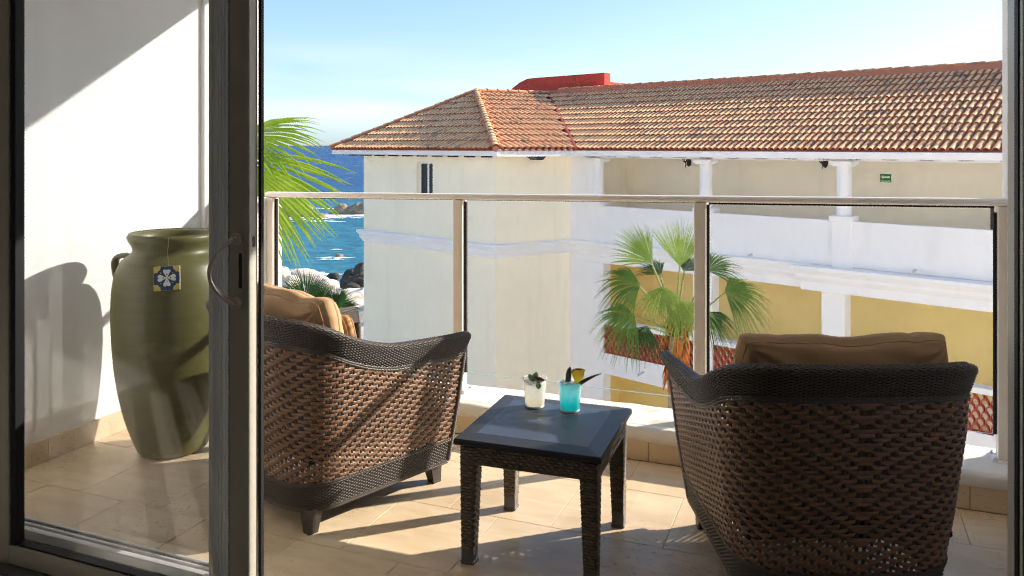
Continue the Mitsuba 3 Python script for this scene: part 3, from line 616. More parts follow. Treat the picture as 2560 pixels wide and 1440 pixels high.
put('arrow', MB().extrude(ar, 0.004, M@move(0, 0, 0.0125)), mat('m_sign_pale', two(pri((0.62, 0.74, 0.50), 0.5, 0.3))), parent=sg)
put('caption_bar', MB().extrude(unary_union([sbox(-0.12, -0.096, -0.05, -0.081), sbox(-0.038, -0.096, 0.118, -0.081)]), 0.003, M@move(0, 0, 0.0125)), 'm_sign_pale', parent=sg)
put('rule', MB().extrude(sbox(-0.135, -0.0625, 0.135, -0.057), 0.003, M@move(0, 0, 0.0125)), 'm_sign_pale', parent=sg)
rk = thing('luggage_rack', 'small dark wooden rack standing in the gallery at the far right', 'rack')
Mr = HOT@move(-0.55, 1.7, -1.55)
rr0 = r_at(2503, 1.7)
Mr = HOT@move(rr0, 1.7, -1.55)
put('top_bar', MB().box((-0.24, -0.12, 1.66), (0.24, 0.12, 1.70), bev=0.008), mat('m_dark_wood', two(pri((0.055, 0.032, 0.022), 0.5, 0.4))), M=Mr, parent=rk)
for sx in (-0.20, 0.20):
    for sy in (-0.09, 0.09): put('leg', MB().box((sx-0.018, sy-0.018, 0), (sx+0.018, sy+0.018, 1.66)), 'm_dark_wood', M=Mr, parent=rk)
# white villa at the left
vil = thing('white_villa', 'plain white neighbouring house beyond the left end of the railing', 'house')
put('wall', MB().box((-14, 14.0, -11.3), (-4.62, 14.7, 5.5)), 'm_hotel_white', parent=vil)
put('garden_wall', MB().box((-4.62, 14.02, -11.3), (-4.19, 14.55, 1.06)), 'm_hotel_white', parent=vil)
# ================================================================== wicker armchairs
def chair_path(u, z):
    z = np.asarray(z, float)
    zz = [0.09, 0.35, 0.62, 0.95]
    a = np.interp(z, zz, [0.335, 0.376, 0.408, 0.424]); yb = np.interp(z, zz, [-0.375, -0.412, -0.437, -0.455])
    yf = np.interp(z, zz, [0.375, 0.395, 0.415, 0.425]); r = np.interp(z, zz, [0.15, 0.175, 0.19, 0.20])
    F = np.array([0.62, 0.275, 0.395, 0.275, 0.62]); F = np.cumsum(F)/F.sum()
    u = np.broadcast_to(np.asarray(u, float), np.broadcast(u, z).shape)
    a, yb, yf, r = (np.broadcast_to(k, u.shape) for k in (a, yb, yf, r))
    x, y, nx, ny = (np.zeros(u.shape) for _ in range(4))
    t = u/F[0]; m = u <= F[0]
    x[m], y[m], nx[m] = -a[m], (yf+(yb+r-yf)*t)[m], -1
    t = (u-F[0])/(F[1]-F[0]); m = (u > F[0]) & (u <= F[1]); g = np.pi+t*np.pi/2
    x[m], y[m], nx[m], ny[m] = (-a+r+r*np.cos(g))[m], (yb+r+r*np.sin(g))[m], np.cos(g)[m], np.sin(g)[m]
    t = (u-F[1])/(F[2]-F[1]); m = (u > F[1]) & (u <= F[2])
    x[m], y[m], ny[m] = (-a+r+(2*a-2*r)*t)[m], yb[m], -1
    t = (u-F[2])/(F[3]-F[2]); m = (u > F[2]) & (u <= F[3]); g = 1.5*np.pi+t*np.pi/2
    x[m], y[m], nx[m], ny[m] = (a-r+r*np.cos(g))[m], (yb+r+r*np.sin(g))[m], np.cos(g)[m], np.sin(g)[m]
    t = (u-F[3])/(1-F[3]); m = u > F[3]
    x[m], y[m], nx[m] = a[m], (yb+r+(yf-yb-r)*t)[m], 1
    y = y-0.022*np.clip(1-(x/a)**2, 0, 1)*(y < 0)
    return x, y, nx, ny
from scipy.interpolate import PchipInterpolator
_rz = PchipInterpolator([-0.60, -0.46, -0.35, -0.225, -0.11, 0.0, 0.12, 0.22, 0.32, 0.43, 0.60], [0.872, 0.870, 0.842, 0.782, 0.738, 0.712, 0.702, 0.698, 0.696, 0.696, 0.696])
def rim_z(u):
    _, y, _, _ = chair_path(u, np.full(np.shape(u), 0.7))
    return _rz(y)
def flare(u):
    _, y, _, _ = chair_path(u, np.full(np.shape(u), 0.7))
    return 0.020*sstep(0.10, 0.42, y)
BH = 0.102
def surf(u, z, off=0.0):
    x, y, nx, ny = chair_path(u, z)
    return np.stack([x+nx*off, y+ny*off, np.broadcast_to(z, x.shape)], -1)
prof = np.array([(0.0, 0), (0.011, 0.035), (0.021, 0.075), (0.028, 0.10), (0.027, 0.112), (0.020, 0.120), (0.006, 0.122), (-0.010, 0.119), (-0.022, 0.108), (-0.028, 0.085), (-0.028, 0.03)])
pl_ = np.concatenate([[0], np.cumsum(np.linalg.norm(np.diff(prof, axis=0), axis=1))])
def band(u, s, extra=0.0):
    s = np.asarray(s, float); o, h = np.interp(s, pl_, prof[:, 0]), np.interp(s, pl_, prof[:, 1])
    o2, h2 = np.interp(s+0.002, pl_, prof[:, 0]), np.interp(s+0.002, pl_, prof[:, 1]); o1, h1 = np.interp(s-0.002, pl_, prof[:, 0]), np.interp(s-0.002, pl_, prof[:, 1])
    tx, tz = o2-o1, h2-h1; l = np.hypot(tx, tz)+1e-9; no, nz = tz/l, -tx/l
    zr = rim_z(u); zb = zr-BH
    k = np.clip(h/BH, 0, 1)
    x, y, nx, ny = chair_path(u, zb)
    d = o*(1+0*u)+flare(u)*k*np.where(o > -0.5, 1, 1)+extra*no
    return np.stack([x+nx*d, y+ny*d, zb+h*(BH/0.122)+extra*nz], -1)
NC = 174
def cords(fn_pos, srange, pitch, rows, nrm=0.0023, half=0.0031):
    mb = MB(); u = np.linspace(0, 1, NC*4+1)
    for k in range(rows):
        s = srange+pitch*(k+0.5)
        w = nrm*np.cos(u*NC*np.pi+k*np.pi)
        g = np.stack([fn_pos(u, np.full(u.shape, s-half), w-0.0012), fn_pos(u, np.full(u.shape, s), w+0.0022), fn_pos(u, np.full(u.shape, s+half), w-0.0012)], 1)
        mb.sheet(g)
    return mb
def braid(pos, n=150, L=0.020, h=0.008):
    mb = MB(); c = (np.arange(n)+0.5)/n; du = L/2.25
    for sgn in (1, -1):
        u0 = np.clip(c-du*0.75, 0, 1); u1 = np.clip(c+du*0.75, 0, 1)
        mid = [0.0, 0.5, 1.0]
        for j in range(n):
            pts = []
            for t in mid:
                u = np.array([u0[j]+(u1[j]-u0[j])*t]); s = sgn*h*(0.15+0.85*t)
                ex = 0.004+0.004*math.sin(math.pi*t)
                pts.append(np.concatenate([pos(u, s-0.0035, ex-0.003), pos(u, s, ex), pos(u, s+0.0035, ex-0.003)]))
            mb.sheet(np.array(pts))
    return mb
chair = {}
sm = lambda mb, bs, smooth=True, uv=None: ply(mb.mesh(), bs, smooth=smooth, uv=uv)
cpos = lambda u, s, e: band(u, s, e)
chair['rim'] = sm(cords(cpos, 0.0, 0.0066, int(pl_[-1]/0.0066)), 'm_wicker_dark')
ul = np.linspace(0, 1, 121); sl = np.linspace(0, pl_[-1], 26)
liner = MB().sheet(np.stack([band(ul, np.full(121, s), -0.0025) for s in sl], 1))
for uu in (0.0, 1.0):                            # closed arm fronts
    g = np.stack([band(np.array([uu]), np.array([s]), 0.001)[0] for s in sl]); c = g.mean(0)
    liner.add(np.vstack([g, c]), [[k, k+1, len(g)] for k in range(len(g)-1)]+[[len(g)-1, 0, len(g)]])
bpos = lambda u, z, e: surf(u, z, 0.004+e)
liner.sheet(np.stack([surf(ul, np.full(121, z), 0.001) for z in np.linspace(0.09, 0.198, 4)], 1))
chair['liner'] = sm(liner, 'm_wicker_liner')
chair['foot_band'] = sm(cords(bpos, 0.093, 0.0066, 15), 'm_wicker_dark')
bb = braid(lambda u, s, e: surf(u, rim_z(u)-BH+s-0.002, 0.002+e), h=0.008)
b2 = braid(lambda u, s, e: surf(u, 0.197+s, 0.004+e), h=0.007); b3 = braid(lambda u, s, e: surf(u, 0.094+s, 0.004+e), h=0.007)
b4 = braid(lambda u, s, e: band(u, 0.150+0*u+s*0.6, e), h=0.008)
for q in (b2, b3, b4): bb.add(*q.mesh())
chair['braid'] = sm(bb, 'm_wicker_dark')
NS = 94
us = (np.arange(NS)+0.5)/NS; cen = (NS-1)/2
rowp, z0w = 0.0146, 0.205
strands, suv = [], []
zbs = rim_z(us)-BH
fine = 6
for k in range(60):
    z = z0w+rowp*k
    ok = np.nonzero(z < zbs+0.004)[0]
    if len(ok) < 8: break
    mid = [i for i in ok]
    runs = np.split(ok, np.nonzero(np.diff(ok) > 1)[0]+1)
    run = max(runs, key=len)
    i0, i1 = run[0]-0.45, run[-1]+0.45
    ii = np.linspace(i0, i1, int((i1-i0)*fine)+1)
    idx = np.arange(NS); ai = np.floor(np.abs(idx-cen)+0.01).astype(int)
    under = ((k-ai) % 3 == 0)
    val = np.where(under, -1.0, 1.0)
    f = np.clip(np.floor(ii).astype(int), 0, NS-1); c = np.clip(f+1, 0, NS-1); t = ii-np.floor(ii)
    t = np.where((val[f] > 0) & (val[c] < 0), sstep(0.40, 0.95, t), np.where((val[f] < 0) & (val[c] > 0), sstep(0.05, 0.60, t), sstep(0, 1, t)))
    o = val[f]*(1-t)+val[c]*t
    both = (val[f] > 0) & (val[c] > 0)
    sag = np.where(both, 1.0, np.clip(o, 0, 1)*0.55)
    u = np.clip((ii+0.5)/NS, 0.0, 1.0)
    off = 0.0044*o+0.0012*both*np.sin(np.pi*(ii-np.floor(ii)))
    zc = z+0.0007*(meshkit.noise(np.stack([u*60, u*0+k*1.3, u*0], -1), 9)-0.5)*2-0.0042*sag+0.0026*np.clip(-o, 0, 1)
    hh = 0.0068
    g = np.stack([surf(u, zc+d*hh, off+e) for d, e in ((-1, -0.0021), (-0.5, 0.0005), (0.5, 0.0005), (1, -0.0021))], 1)
    mb = MB().sheet(g)
    arc = np.concatenate([[0], np.cumsum(np.linalg.norm(np.diff(g[:, 1], axis=0), axis=1))])
    uv = np.stack([np.repeat(arc*1.0, 4)+k*3.7, np.tile([0.0, 0.004, 0.009, 0.0125], len(u))+k*0.026], -1)
    strands.append(ply(mb.mesh(), 'm_wicker_brown', smooth=True, uv=uv))
stakes = []
for i in range(NS):
    zz = np.linspace(0.19, zbs[i]+0.01, 10); mb = MB()
    for d in (-1, 1):
        c = surf(np.full(10, us[i]), zz, 0.0); du = surf(np.full(10, us[i]+0.0005), zz, 0.0)-c
        du /= np.linalg.norm(du, axis=1, keepdims=True)
        mb.tube(c+du*0.0031*d, 0.0030, 5, caps=False)
    stakes.append(ply(mb.mesh(), 'm_wicker_dark', smooth=True))
fps = []
for uu in (0.0, 1.0):
    fp = MB()
    zz = np.linspace(0.095, 0.62, 20)
    c = surf(np.full(20, uu), zz, -0.006); fp.tube(c, 0.013, 8)
    for k in range(60):
        z = 0.10+0.0085*k
        if z > 0.60: break
        p = surf(np.array([uu]), np.array([z]), -0.006)[0]; a = np.arange(10)*2*np.pi/10
        fp.tube(np.stack([p[0]+0.0145*np.cos(a), p[1]+0.0145*np.sin(a), np.full(10, z)], -1), 0.0045, 4, closed=True)
    fps.append(sm(fp, 'm_wicker_dark'))
ap_ = MB(); xs = np.linspace(-0.325, 0.325, 40)
for k in range(18):
    z = 0.10+0.0125*k; w = 0.003*np.cos(np.arange(40)*np.pi+k*np.pi)
    ap_.sheet(np.stack([np.stack([xs, 0.375+w, np.full(40, z-0.006)], -1), np.stack([xs, 0.377+w, np.full(40, z)], -1), np.stack([xs, 0.375+w, np.full(40, z+0.006)], -1)], 1))
chair['front_apron'] = sm(ap_, 'm_wicker_dark')
chair['seat_frame'] = ply(MB().box((-0.335, -0.36, 0.285), (0.335, 0.37, 0.305), bev=0.004).box((-0.335, 0.34, 0.245), (0.335, 0.37, 0.285)).mesh(), 'm_wicker_liner')
legm = MB()
def taper(x, y, sx, sy):
    v = []
    for z, s, o in ((0.0, 0.021, 0.010), (0.10, 0.034, 0.0)):
        for dx, dy in ((-1, -1), (1, -1), (1, 1), (-1, 1)): v.append((x+sx*o+dx*s, y+sy*o+dy*s, z))
    return MB().add(v, [[0, 3, 2, 1], [4, 5, 6, 7], [0, 1, 5, 4], [1, 2, 6, 5], [2, 3, 7, 6], [3, 0, 4, 7]])
mat('m_leg_dark', two(pri((0.045, 0.035, 0.030), 0.45, 0.5)))
legs = [ply(taper(sx*0.285, sy*0.322, sx, sy).mesh(), 'm_leg_dark') for sx in (-1, 1) for sy in (-1, 1)]
def pillow(w, h, t, seed, n=64, wr=0.010, sq=2.6, ear=0.02, gus=0.3):
    a = np.linspace(-1, 1, n); A, B = np.meshgrid(a, a, indexing='ij')
    A = np.sign(A)*(1-(1-np.abs(A))**1.7); B = np.sign(B)*(1-(1-np.abs(B))**1.7)
    th = t*(gus+(1-gus)*np.clip((1-np.abs(A)**sq), 0, 1)**0.5*np.clip((1-np.abs(B)**sq), 0, 1)**0.5)
    n1 = lambda q, k: meshkit.fbm(np.stack([q*2.2+k, q*0+seed*1.7, q*0+k], -1), 3, seed=seed+k)-0.5
    X = w*(A*(1+0.05*n1(B, 1))-ear*2*A*(1-B*B)*0.5); Z = h*(B*(1+0.16*n1(A, 2)*np.abs(B)**3)-ear*2*B*(1-A*A)*0.9)
    rc = np.clip(np.abs(A)+np.abs(B)-1.72, 0, 1)       # soften the corners
    X, Z = X*(1-0.22*rc), Z*(1-0.22*rc)
    P = np.stack([X*7, Z*7, X*0+seed], -1); P2 = np.stack([X*3+Z*9, Z*2.5, X*0+seed+5], -1)
    nz = (meshkit.fbm(P, 3, seed=seed)-0.5)*wr*2+(np.abs(meshkit.fbm(P2, 2, seed=seed+3)-0.5)-0.12)*wr*2.2
    edge = np.clip((th/t-gus)/(1-gus)*2, 0, 1)
    for sx in (-1, 1):                                 # folds running out of the corners
        for sz in (-1, 1):
            dx, dz = X-sx*w*0.95, Z-sz*h*0.92; di = np.hypot(dx, dz); an = np.arctan2(dz, dx)
            nz = nz+wr*0.75*np.sin(an*11+seed+sx*2+sz+3*di*6)*np.exp(-di*9)*np.clip(di*16, 0, 1)
    out, uvs = MB(), []
    gs = []
    for sg in (1, -1):
        g = np.stack([X, sg*(th*0.5+nz*edge), Z+0.4*nz*edge], -1); gs.append(g)
        out.sheet(g, flip=sg > 0); uvs.append(np.stack([X.ravel(), Z.ravel()], -1))
    lp = lambda g: np.vstack([g[:-1, 0], g[-1, :-1], g[:0:-1, -1], g[0, :0:-1]])
    f, k = lp(gs[0]), lp(gs[1]); cen_ = (f+k)/2; o = cen_*[1, 0, 1]; o /= np.linalg.norm(o, axis=1, keepdims=True)
    bow = np.stack([f+(k-f)*q+o*(0.075*t*4*q*(1-q)) for q in (0, 0.04, 0.3, 0.5, 0.7, 0.96, 1)], 1)
    out.sheet(bow, closeu=True); uvs.append(np.stack([np.repeat(np.arange(len(f))*0.01, 7), np.tile(np.linspace(0, t*gus, 7), len(f))], -1))
    for q in (f, k):                                   # piping along the seams
        m = MB().tube(q+o*0.001, 0.0022, 6, closed=True); out.add(*m.mesh()); uvs.append(np.zeros((len(q)*6, 2)))
    return out, np.vstack(uvs)
def cush(w, h, t, seed, M, bs, **k):
    mb, uv = pillow(w, h, t, seed, **k)
    v, f = mb.mesh(); return ply((ap(M, v), f), bs, smooth=True, uv=uv)
rx = lambda deg: frame(np.array([1.0, 0, 0]), np.array([0, math.cos(math.radians(deg)), math.sin(math.radians(deg))]), [0, 0, 0])
def tr(x, y, z): return move(x, y, z)
seat_c = cush(0.315, 0.325, 0.15, 11, tr(0, 0.03, 0.385)@rx(90), 'm_cushion', wr=0.006, sq=6, gus=0.7)
chair_M = {}
def armchair(label, M, blab, seeds, back, throw=None):
    c = thing('wicker_armchair', label, 'armchair')
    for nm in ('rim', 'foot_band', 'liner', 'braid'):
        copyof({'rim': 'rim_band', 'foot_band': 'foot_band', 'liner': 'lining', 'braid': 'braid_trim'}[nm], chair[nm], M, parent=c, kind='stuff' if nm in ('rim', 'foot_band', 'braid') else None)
    for s in strands: copyof('strand', s, M, parent=c)
    for s in stakes: copyof('stake', s, M, parent=c)
    for q in fps: copyof('front_post', q, M, parent=c)
    for nm in ('front_apron', 'seat_frame'): copyof(nm, chair[nm], M, parent=c)
    for l in legs: copyof('leg', l, M, parent=c)
    k = thing('seat_cushion', f'tan seat cushion in the {blab} wicker armchair', 'cushion')
    scene[k] = {**seat_c, 'to_world': T(M)}
    k = thing('back_cushion', f'{"sunlit light tan" if blab == "left" else "shaded brown"} back cushion leaning in the {blab} wicker armchair', 'cushion')
    scene[k] = {**back, 'to_world': T(M)}
    if throw is not None:
        k = thing('throw_pillow', 'ribbed tan throw pillow in front of the back cushion of the left armchair', 'pillow')
        scene[k] = {**throw, 'to_world': T(M)}
ML = frame(unit([0.737, -0.676, 0]), unit([0.676, 0.737, 0]), [-0.80, 3.65, 0])
MR = frame(unit([0.999, 0.03, 0]), unit([-0.03, 0.999, 0]), [1.078, 2.93, 0])
backL = cush(0.335, 0.27, 0.24, 3, tr(0.005, -0.235, 0.66)@rx(10), 'm_cushion', wr=0.016, ear=0.03)
backR = cush(0.350, 0.27, 0.23, 23, tr(0.015, -0.22, 0.650)@rx(9), 'm_cushion', wr=0.014, ear=0.035)
thr = cush(0.185, 0.20, 0.12, 31, tr(0.105, -0.10, 0.64)@rx(14), 'm_knit', wr=0.005, n=40)
armchair('brown wicker tub armchair at left with sunlit tan cushion facing out', ML, 'left', 3, backL, thr)
armchair('brown wicker tub armchair at right in shade seen from behind', MR, 'right', 5, backR)
# ================================================================== side table
tbl = thing('side_table', 'square black topped wicker side table between the armchairs', 'table')
TM = move(0.139, 3.126, 0, math.degrees(math.atan2(-0.332, 0.943)))
S = 0.279; ZT = 0.474
v, f = [], []
for z, s in ((ZT-0.030, S-0.004), (ZT-0.026, S), (ZT-0.012, S), (ZT-0.006, S-0.004), (ZT-0.001, S-0.062), (ZT-0.001, S-0.072)):
    for dx, dy in ((-1, -1), (1, -1), (1, 1), (-1, 1)): v.append((dx*s, dy*s, z))
for k in range(5):
    for i in range(4): f.append((4*k+i, 4*k+(i+1) % 4, 4*k+4+(i+1) % 4, 4*k+4+i))
f.append((20, 21, 22, 23)); f.append((3, 2, 1, 0))
put('table_top', MB().add(v, f), 'm_table_black', M=TM, parent=tbl)
put('glass_inset', MB().box((-S+0.066, -S+0.066, ZT-0.004), (S-0.066, S-0.066, ZT), bev=0.0015), 'm_table_glass', M=TM, parent=tbl, label='pebbled dark glass inset')
def strand_loop(cx, cy, hw, z, k, r=0.012, amp=0.0017, cell=0.0145, hh=0.0052):
    per = []
    for (ax, ay, bx, by) in ((-1, -1, 1, -1), (1, -1, 1, 1), (1, 1, -1, 1), (-1, 1, -1, -1)):
        a0 = np.array([ax*hw, ay*hw]); b0 = np.array([bx*hw, by*hw]); d = unit(b0-a0); n = np.array([d[1], -d[0]])
        L = 2*hw; cnt = max(2, int(round(L/cell))); t = np.linspace(0, 1, cnt*4+1)[:-1]
        w = amp*np.cos(t*cnt*np.pi+k*np.pi+np.pi*0.5*0)
        e = np.minimum(t, 1-t)*L; rnd = -np.clip(r-e, 0, r)*0.25
        per.append(a0+np.outer(t*L, d)+np.outer(w+rnd, n))
    p = np.vstack(per)+[cx, cy]
    c = np.array([cx, cy]); out = (p-c)/np.linalg.norm(p-c, axis=1, keepdims=True)
    g = np.stack([np.column_stack([p+out*e, np.full(len(p), z+d)]) for d, e in ((-hh, -0.0016), (-hh*0.4, 0.0012), (hh*0.4, 0.0012), (hh, -0.0016))], 1)
    return MB().sheet(g, closeu=True)
for sx in (-1, 1):
    for sy in (-1, 1):
        bx, by = sx*0.233, sy*0.233
        core = []
        for z, s, o in ((0.05, 0.0225, 0), (0.36, 0.030, 0), (0.445, 0.030, 0)):
            for dx, dy in ((-1, -1), (1, -1), (1, 1), (-1, 1)): core.append((bx+dx*s-sx*(s-0.0225)*0.6, by+dy*s-sy*(s-0.0225)*0.6, z))
        ff = [(4*k+i, 4*k+(i+1) % 4, 4*k+4+(i+1) % 4, 4*k+4+i) for k in range(2) for i in range(4)]
        lg = put('leg', MB().add(core, ff), 'm_wicker_liner', M=TM, parent=tbl)
        for k in range(34):
            z = 0.060+0.0112*k
            s = 0.0245+(0.032-0.0245)*min(1, (z-0.05)/0.31)
            put('strand', strand_loop(bx-sx*(s-0.0245)*0.6, by-sy*(s-0.0245)*0.6, s, z, k), 'm_table_strand', smooth=True, M=TM, parent=lg)
        put('foot_cap', MB().box((bx-0.0245, by-0.0245, 0.010), (bx+0.0245, by+0.0245, 0.056), bev=0.003).box((bx-0.027, by-0.027, 0.0), (bx+0.027, by+0.027, 0.012), bev=0.003), 'm_cap_grey', M=TM, parent=lg)
for s, (dx, dy) in enumerate(((1, 0), (0, 1), (-1, 0), (0, -1))):
    Ma = TM@frame(np.array([dx, dy, 0.0]), np.array([-dy, dx, 0.0]), [0, 0, 0])
    apn = put('apron', MB().box((-0.20, -0.256, 0.385), (0.20, -0.240, 0.447)).extrude(Polygon([(-0.206, 0.385), (-0.206, 0.36), (-0.198, 0.374), (-0.180, 0.385)]), 0.016, frame(np.array([1.0, 0, 0]), np.array([0, 0, 1.0]), [0, -0.240, 0])).extrude(Polygon([(0.206, 0.385), (0.180, 0.385), (0.198, 0.374), (0.206, 0.36)]), 0.016, frame(np.array([1.0, 0, 0]), np.array([0, 0, 1.0]), [0, -0.240, 0])), 'm_wicker_liner', M=Ma, parent=tbl)
    x = np.linspace(-0.205, 0.205, 28*4+1)
    for k in range(6):
        z = 0.388+0.0112*k; w = 0.0020*np.cos((x+0.205)/0.410*28*np.pi+k*np.pi)
        g = np.stack([np.stack([x, -0.2585-w-e, np.full(len(x), z+d)], -1) for d, e in ((-0.0052, -0.0016), (-0.002, 0.0012), (0.002, 0.0012), (0.0052, -0.0016))], 1)
        put('strand', MB().sheet(g), 'm_table_strand', smooth=True, M=Ma, parent=apn)
    put('edge_cord', MB().tube([(-0.205, -0.256, 0.379), (0.205, -0.256, 0.379)], 0.006, 8), 'm_table_strand', smooth=True, M=Ma, parent=apn)
# ------------------------------------------------------------------ drinks
mat('m_tumbler', {'type': 'thindielectric', 'int_ior': 1.45, 'ext_ior': 1.0})
mat('m_glass_base', {'type': 'principled', 'base_color': rgb((0.88, 0.92, 0.95)), 'roughness': 0.08, 'specular': 0.6, 'spec_trans': 0.0, 'clearcoat': 0.6})
def drinkmat(lo, hi, z0, z1, ice):
    def fn(p, n, uv):
        t = smoothstep(z0, z1, p.z+0.012*(noise(p.x*60, p.y*60, p.z*60)-0.5))
        c = mix(lo, hi, t); k = smoothstep(0.52, 0.70, fbm(p.x*70, p.y*70, p.z*55, 2))*t
        return mix(c, ice, 0.55*k)
    return {'type': 'principledthin', 'base_color': proc(fn), 'roughness': 0.15, 'diff_trans': 1.5, 'spec_trans': 0.0}
mat('m_drink_white', drinkmat((0.94, 0.91, 0.78), (0.94, 0.94, 0.91), 0.49, 0.54, (0.95, 0.96, 0.96)))
mat('m_drink_blue', drinkmat((0.02, 0.70, 0.72), (0.50, 0.90, 0.95), 0.500, 0.565, (0.80, 0.95, 0.97)))
mat('m_salt', two(pri((0.85, 0.85, 0.84), 0.8, 0.3)))
mat('m_herb', leafmat((0.10, 0.18, 0.08), (0.32, 0.42, 0.22), 0.7))
mat('m_dried_fruit', two(pri((0.20, 0.030, 0.018), 0.5, 0.4)))
mat('m_frond', two(pri(proc(lambda p, n, uv: mix((0.06, 0.085, 0.055), (0.18, 0.22, 0.13), noise(uv.x*30, uv.y*3, 1))), 0.4, 0.4)))
mat('m_pineapple', leafmat((0.95, 0.76, 0.10), (0.97, 0.86, 0.30), 1.1))
mat('m_rind', two(pri(proc(lambda p, n, uv: mix((0.24, 0.12, 0.03), (0.50, 0.36, 0.06), noise(p.x*160, p.y*160, p.z*160))), 0.7, 0.3)))
def tumbler(x, y, h, label, liquid, lvl):
    g = thing('cocktail_glass', label, 'drink')
    M = move(x, y, ZT+0.0008)
    rb, rt = 0.0395, 0.0490
    rr = lambda z: rb+(rt-rb)*z/h
    put('glass_wall', MB().lathe([(rb-0.003, 0.001), (rb, 0.004), (rr(h*0.5), h*0.5), (rt, h), (rt-0.0012, h+0.0008)], 40, M), 'm_tumbler', smooth=40, parent=g)
    put('base', MB().lathe([(0, 0), (rb-0.004, 0), (rb-0.0015, 0.003), (rb-0.001, 0.010), (0, 0.010)], 40, M), 'm_glass_base', smooth=40, parent=g)
    zl = h*lvl; ring = [(0, 0.0105), (rb-0.0018, 0.0105)]+[(rr(z)-0.0016, z) for z in np.linspace(0.016, zl, 6)]
    put('drink', MB().lathe(ring+[(rr(zl)-0.006, zl+0.0012), (0, zl+0.001)], 40, M), liquid, smooth=40, parent=g)
    m = MB()
    for k in range(9):
        a = k*2.4; r = 0.012+0.022*((k*37) % 10)/10
        Mi = M@move(r*math.cos(a), r*math.sin(a), zl-0.003, k*40)
        m.box((-0.010, -0.009, 0), (0.010, 0.009, 0.010+0.004*((k*13) % 5)/5), bev=0.003, M=Mi@rx(15*math.sin(k*3)))
    put('ice', m, 'm_glass_base', parent=g)
    return g, M, rr
gx1, gy1 = at(1337, 0, 3.296)[0], 3.296
g1, M1, rr1 = tumbler(gx1, gy1, 0.117, 'cloudy white cocktail with salted rim and herb garnish on the side table', 'm_drink_white', 0.86)
a = np.linspace(-0.5, 3.9, 60)
put('salt_rim', MB().tube(np.stack([0.0487*np.cos(a), 0.0487*np.sin(a), 0.1165+0.0012*np.sin(a*17)], -1), 0.0026+0.0008*np.sin(a*23), 6), 'm_salt', smooth=True, M=M1, parent=g1)
def blade(p0, d, n, L, w, bend=0.0, k=8, curl=0.25):
    d, n = unit(d), unit(np.asarray(n, float)); t = np.linspace(0, 1, k); s = np.cross(d, n)
    c = np.asarray(p0)+np.outer(t*L, d)+np.outer(bend*t*t, [0, 0, -1.0])
    ww = w*np.sin(np.pi*np.clip(t*0.93+0.05, 0, 1))**0.8
    return np.stack([c-s*ww[:, None]+n*curl*ww[:, None], c, c+s*ww[:, None]+n*curl*ww[:, None]], 1)
m = MB(); R = np.random.default_rng(4)
for k in range(16):
    a = R.uniform(0, 6.28); m.sheet(blade((R.uniform(-0.022, 0.018), R.uniform(-0.03, 0.02), 0.100+R.uniform(0, 0.018)), (math.cos(a), math.sin(a), R.uniform(-0.1, 0.7)), (0.1, -0.3, 1), R.uniform(0.018, 0.034), R.uniform(0.005, 0.010), 0.008))
m.sheet(blade((-0.008, -0.02, 0.112), (-0.5, -0.1, 0.8), (0, -1, 0.3), 0.034, 0.011)).sheet(blade((-0.002, -0.01, 0.112), (0.25, 0.1, 0.9), (0, -1, 0.3), 0.034, 0.012)).sheet(blade((0.012, -0.044, 0.112), (0.1, -0.35, -0.8), (0, -1, 0.2), 0.026, 0.011))
put('herb_leaf', m, 'm_herb', smooth=True, M=M1, parent=g1)
m = MB()
for (p, q, r) in (((0.000, -0.015, 0.122), (0.038, -0.012, 0.112), 0.0075), ((-0.020, 0.004, 0.116), (0.004, -0.006, 0.124), 0.006)):
    t = np.linspace(0, 1, 9)[:, None]; pp = np.array(p)*(1-t)+np.array(q)*t; pp[:, 2] += 0.003*np.sin(np.arange(9)*1.7)
    m.tube(pp, r*np.sin(np.pi*np.linspace(0.12, 0.9, 9))**0.6, 8)
put('dried_fruit', m, 'm_dried_fruit', smooth=50, M=M1, parent=g1)
gx2, gy2 = at(1425, 0, 3.246)[0], 3.246
g2, M2, rr2 = tumbler(gx2, gy2, 0.127, 'turquoise cocktail with pineapple wedge and leaves on the side table', 'm_drink_blue', 0.90)
t = np.linspace(0, 1, 10)
c = np.stack([-0.010+0.002*t+0.012*t*t*0.6, -0.012+0*t, 0.100+0.082*t], -1); ww = 0.0125*np.sqrt(np.clip(1-np.clip((t-0.55)/0.45, 0, 1)**2, 0.0, 1))*(0.85+0.25*t*(1-t))
put('pineapple_leaf', MB().sheet(np.stack([c-np.stack([ww, -0.3*ww, 0*ww], -1), c+[0, -0.001, 0], c+np.stack([ww, 0.3*ww, 0*ww], -1)], 1)), 'm_frond', smooth=True, M=M2, parent=g2, uv=np.stack([np.tile([0, 0.5, 1], 10), np.repeat(t, 3)], -1))
c = np.stack([0.022+0.105*t, -0.020+0.0*t, 0.105+0.072*t-0.020*t*t], -1); ww = 0.0085*(1-t)**0.7+0.0002
put('pineapple_leaf', MB().sheet(np.stack([c+np.stack([-0.5*ww, 0*ww, ww], -1), c+[0, -0.0015, 0], c+np.stack([0.5*ww, 0*ww, -ww], -1)], 1)), 'm_frond', smooth=True, M=M2, parent=g2, uv=np.stack([np.tile([0, 0.5, 1], 10), np.repeat(t, 3)], -1))
wd = Polygon([(0, 0.0), (-0.010, 0.004), (-0.021, 0.036), (-0.012, 0.043), (0.004, 0.047), (0.019, 0.046), (0.0195, 0.028), (0.010, 0.006)])
Mw = M2@frame(unit([1, 0.15, 0]), unit([0, 0.1, 1.0]), [0.031, -0.006, 0.112])@np.diag([1.22, 1.22, 1.2, 1])
wk = put('pineapple_wedge', MB().extrude(wd, 0.013, Mw), 'm_pineapple', parent=g2)
rnd_ = MB()
